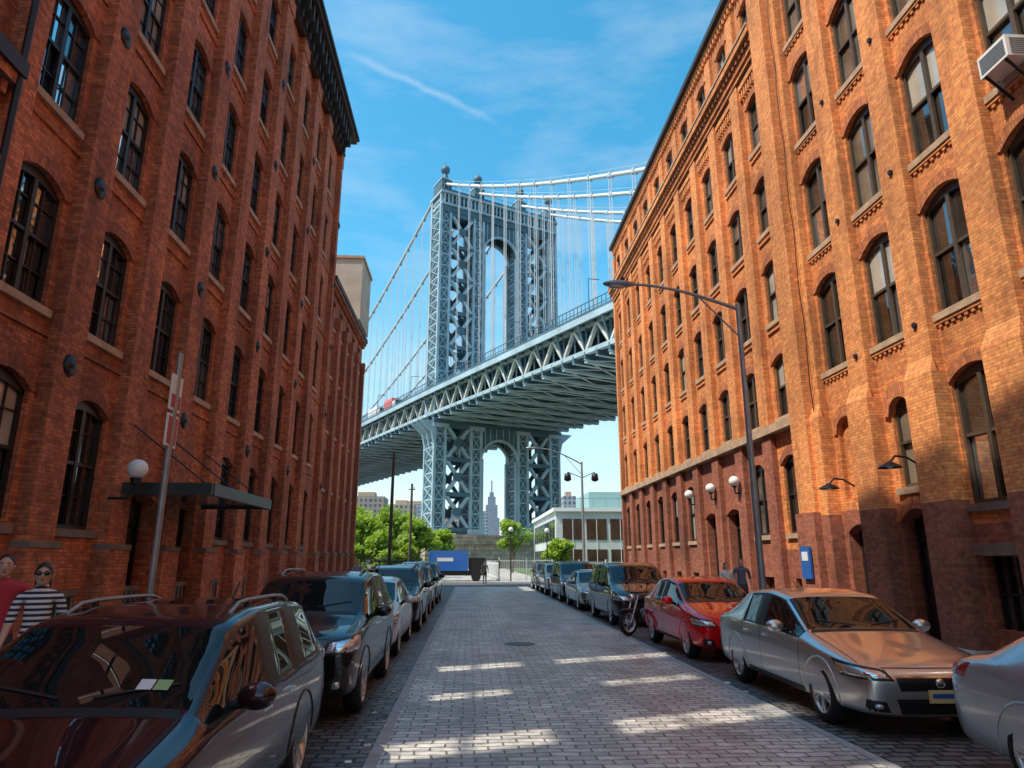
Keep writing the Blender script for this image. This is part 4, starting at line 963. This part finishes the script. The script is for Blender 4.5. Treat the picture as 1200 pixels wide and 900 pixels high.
# ------------------------------------------------------------------ people
def person(name,loc,face,h=1.7,shirt=(.5,.5,.5),pants=(.05,.05,.07),skin=(.60,.35,.24),hair=(.02,.015,.012),stripes=False,stride=.18,arms=(.12,-.12),elb=(25,25),glasses=False,long_hair=False,female=False):
    p=empty(name,loc,face);k=h/1.7
    SK=mat('skin',skin,.5);HR=mat('hair',hair,.45,bump=(60,.5,.01));PN=mat('trousers',pants,.8,bump=(20,.4,.01));SH=mat('shoes',(.03,.03,.03),.5)
    if stripes:
        ST,nt,b=newmat('striped_shirt');tc=nt.nodes.new('ShaderNodeTexCoord');sp=nt.nodes.new('ShaderNodeSeparateXYZ');nt.links.new(tc.outputs['Object'],sp.inputs[0])
        f=math_n(nt,'GREATER_THAN',math_n(nt,'FRACT',math_n(nt,'MULTIPLY',sp.outputs[2],19.)),.5)
        nt.links.new(mixc(nt,f,(.03,.03,.045),(.75,.74,.72)),b.inputs['Base Color']);b.inputs['Roughness'].default_value=.85
    else: ST=mat('shirt',shirt,.85,bump=(15,.4,.01))
    mats=[SK,ST,PN,SH];V=[];E=[];RR=[];LB=[]
    def v(q,r): V.append(Vector(q)*k);RR.append(r if hasattr(r,'__len__') else (r,r));return len(V)-1
    def e(a,b,l): E.append((a,b));LB.append(l)
    sw=.165 if female else .19
    pel=v((0,0,.96),(.15,.11));wa=v((0,0,1.10),(.12 if female else .14,.095));ch=v((0,-.01,1.28),(.145,.105));up=v((0,0,1.40),(.12,.08));nk=v((0,.005,1.47),(.055,.055));hb=v((0,-.01,1.56),(.05,.055))
    e(pel,wa,1);e(wa,ch,1);e(ch,up,1);e(up,nk,0);e(nk,hb,0)
    for s,st_ in((-1,stride),(1,-stride)):
        hp=v((s*.09,0,.88),(.095,.1));kn=v((s*.095,-st_*.5-.03,.50),.062);an=v((s*.095,-st_+ (.06 if st_<0 else 0),.10 if st_>0 else .13),.042);to=v((s*.10,-st_-.14,.045),(.042,.03))
        e(pel,hp,2);e(hp,kn,2);e(kn,an,2);e(an,to,3)
    for i,s in enumerate((-1,1)):
        aw=arms[i];el=math.radians(elb[i])
        sh=v((s*sw,0,1.40),.058);E0=Vector((s*(sw+.06),-aw*.5+.02,1.13));eb=v(E0,.042)
        d=Vector((s*.05,-math.sin(el)-aw*.3,-math.cos(el))).normalized();W0=E0+d*.25;wr=v(W0,.028);pa=v(W0+d*.06,(.034,.018))
        e(up,sh,1);e(sh,eb,1);e(eb,wr,0);e(wr,pa,0)
        for q in range(4):
            o=Vector((0,(-.024+.016*q),0));b0=v(W0+d*.10+o,.0105);b1=v(W0+d*(.14-.006*abs(q-1.5))+o+Vector((-s*.008,0,0)),.009);b2=v(W0+d*(.165-.008*abs(q-1.5))+o+Vector((-s*.022,0,0)),.008);e(pa,b0,0);e(b0,b1,0);e(b1,b2,0)
        t0=v(W0+d*.05+Vector((-s*.01,-.042,0)),.011);t1=v(W0+d*.09+Vector((-s*.018,-.052,0)),.009);e(wr,t0,0);e(t0,t1,0)
    me=bpy.data.meshes.new('sk');me.from_pydata([tuple(q) for q in V],E,[]);o=bpy.data.objects.new('sk',me);COL.objects.link(o)
    o.modifiers.new('k','SKIN')
    for i,q in enumerate(me.skin_vertices[0].data): q.radius=(RR[i][0]*k,RR[i][1]*k);q.use_root=(i==0)
    s=o.modifiers.new('s','SUBSURF');s.levels=2;s.render_levels=2
    dg=bpy.context.evaluated_depsgraph_get();dg.update();m2=bpy.data.meshes.new_from_object(o.evaluated_get(dg));bpy.data.objects.remove(o)
    m2.materials.clear()
    for m in mats: m2.materials.append(m)
    for f in m2.polygons:
        f.use_smooth=True;c=f.center;best=9;bl=0
        for (a,b),l in zip(E,LB):
            A,Bv=V[a],V[b];ab=Bv-A;t=max(0,min(1,(c-A).dot(ab)/max(ab.length_squared,1e-9)));dd=(c-(A+ab*t)).length-.8*lerp(RR[a][0],RR[b][0],t)*k
            if dd<best: best=dd;bl=l
        if bl in(1,2) and abs(c.x)<.2*k: bl=1 if c.z>.98*k else 2
        f.material_index=bl
    m2.name='body';ob=bpy.data.objects.new('body',m2);COL.objects.link(ob);ob.parent=p
    mb=MB();C=Vector((0,-.02,1.61))*k
    mb.sph(C,(.074*k,.092*k,.112*k),SK,20,14);mb.sph(C+Vector((0,-.035,-.065))*k,(.048*k,.05*k,.048*k),SK,14,10)
    mb.sph(C+Vector((0,-.094,-.018))*k,(.012*k,.018*k,.026*k),SK,10,8)
    for s in(-1,1):
        mb.sph(C+Vector((s*.075,.005,-.01))*k,(.012*k,.02*k,.03*k),SK,8,6);mb.sph(C+Vector((s*.03,-.080,.012))*k,(.013*k,.008*k,.008*k),WHITE,8,6);mb.sph(C+Vector((s*.03,-.087,.012))*k,(.006*k,.004*k,.006*k),BLACK,8,6)
        mb.sph(C+Vector((s*.03,-.085,.032))*k,(.018*k,.006*k,.004*k),HR,8,6)
    mb.sph(C+Vector((0,-.082,-.058))*k,(.024*k,.008*k,.007*k),mat('lips',(.35,.08,.07),.4),10,6)
    vs=[];fs=[];n,m=20,8
    for j in range(m+1):
        for i in range(n):
            a=2*math.pi*i/n;front=max(0,-math.sin(a));lim=(1.75 if long_hair else 1.55)-.85*front**1.5
            t=lim*j/m;vs.append(C+Vector((.083*math.sin(t)*math.cos(a),.101*math.sin(t)*math.sin(a)+.006,.122*math.cos(t)))*k)
    for j in range(m):
        for i in range(n): fs.append((j*n+i,(j+1)*n+i,(j+1)*n+(i+1)%n,j*n+(i+1)%n))
    mb.add(vs,fs,HR,True)
    if long_hair:
        mb.sph(C+Vector((0,.07,-.09))*k,(.075*k,.045*k,.13*k),HR,14,10)
    if glasses:
        for s in(-1,1): mb.sph(C+Vector((s*.034,-.090,.010))*k,(.027*k,.010*k,.020*k),CGL,12,8);mb.beam(C+Vector((s*.062,-.082,.016))*k,C+Vector((s*.078,.0,.01))*k,.004,.008,BLACK)
        mb.beam(C+Vector((-.012,-.097,.016))*k,C+Vector((.012,-.097,.016))*k,.004,.006,BLACK)
    mb.obj('head',p);return p
person('woman',(-4.28,7.35,.14),R(25),1.70,stripes=True,pants=(.03,.035,.06),hair=(.03,.012,.01),glasses=True,long_hair=True,female=True,elb=(55,30),arms=(.1,-.1))
person('man',(-4.92,7.75,.14),R(30),1.78,shirt=(.45,.035,.05),pants=(.05,.05,.06),elb=(30,60))
person('woman',(7.7,20.6,.14),R(0),1.65,shirt=(.7,.68,.66),hair=(.12,.07,.03),female=True,long_hair=True)
person('man',(8.4,21.2,.14),R(-20),1.75,shirt=(.1,.12,.18))
person('pedestrian',(1.2,54,.0),R(180),1.7,shirt=(.05,.05,.06))
person('pedestrian',(-5.2,33,.14),R(0),1.7,shirt=(.3,.3,.35))
# ------------------------------------------------------------------ world, sun, camera
EL=R(56);AL=R(20)
d=Vector((math.cos(EL)*math.cos(AL),math.cos(EL)*math.sin(AL),-math.sin(EL)))
sd=bpy.data.lights.new('sun','SUN');sd.energy=5;sd.angle=R(.6);sd.color=(1,.92,.76);so=bpy.data.objects.new('sun',sd);COL.objects.link(so);so.rotation_euler=d.to_track_quat('-Z','Y').to_euler()
wd=bpy.data.worlds.new('World');scene.world=wd;wd.use_nodes=True;nt=wd.node_tree;bg=nt.nodes['Background'];bg.inputs[1].default_value=.15
sk=nt.nodes.new('ShaderNodeTexSky');sk.sky_type='NISHITA';sk.sun_disc=False;sk.sun_elevation=EL;sk.sun_rotation=math.atan2(-d.x,-d.y);sk.air_density=1.1;sk.dust_density=1.2;sk.ozone_density=1.3
tc=nt.nodes.new('ShaderNodeTexCoord');dirv=tc.outputs['Generated']
mp=nt.nodes.new('ShaderNodeMapping');nt.links.new(dirv,mp.inputs[0]);mp.inputs['Scale'].default_value=(2.,2.,7.);mp.inputs['Rotation'].default_value=(0,R(18),R(20))
nn=noise(nt,1.5,9,mp.outputs[0],.6);cl=ramp(nt,nn,.48,.85,0,.42)
def pixdir(u,v):
    th=R(14.53);ps=R(3.5);a=(u-600)/791;b=(450-v)/791
    Fv=Vector((math.sin(ps)*math.cos(th),math.cos(ps)*math.cos(th),math.sin(th)));Rv=Vector((math.cos(ps),-math.sin(ps),0));Uv=Vector((-math.sin(ps)*math.sin(th),-math.cos(ps)*math.sin(th),math.cos(th)))
    return (Fv+Rv*a+Uv*b).normalized()
A_=pixdir(425,70);B_=pixdir(565,135)
nrm=A_.cross(B_).normalized();mid=(A_+B_).normalized()
def dot(vv):
    n=nt.nodes.new('ShaderNodeVectorMath');n.operation='DOT_PRODUCT';nt.links.new(dirv,n.inputs[0]);n.inputs[1].default_value=vv;return n.outputs['Value']
wob=math_n(nt,'ADD',dot(nrm),math_n(nt,'MULTIPLY',math_n(nt,'SUBTRACT',noise(nt,30,4,dirv),.5),.014))
c1=ramp(nt,math_n(nt,'ABSOLUTE',wob),.006,.0,0,1);c2=ramp(nt,dot(mid),math.cos(.115),math.cos(.03),0,1)
ct=math_n(nt,'MULTIPLY',math_n(nt,'MULTIPLY',c1,c2),.22)
fac=math_n(nt,'MINIMUM',math_n(nt,'ADD',cl,ct),1.)
hs=nt.nodes.new('ShaderNodeHueSaturation');hs.inputs['Hue'].default_value=.474;hs.inputs['Saturation'].default_value=1.42;hs.inputs['Value'].default_value=1.72;nt.links.new(sk.outputs[0],hs.inputs['Color'])
spz=nt.nodes.new('ShaderNodeSeparateXYZ');nt.links.new(dirv,spz.inputs[0]);hz=ramp(nt,spz.outputs[2],.0,.42,.55,0)
c0=mixc(nt,hz,hs.outputs[0],(5.4,6.1,6.7))
col=mixc(nt,fac,c0,(6.4,6.8,7.1));nt.links.new(col,bg.inputs[0])
cam=bpy.data.cameras.new('camera');cam.sensor_width=36;cam.lens=791/1200*36;cam.clip_end=8000;cam.clip_start=.05
co=bpy.data.objects.new('camera',cam);COL.objects.link(co);co.location=(0,0,1.9);co.rotation_euler=(R(90+14.53),0,R(-3.5));scene.camera=co
scene.view_settings.view_transform='Standard';scene.view_settings.look='None';scene.view_settings.exposure=0
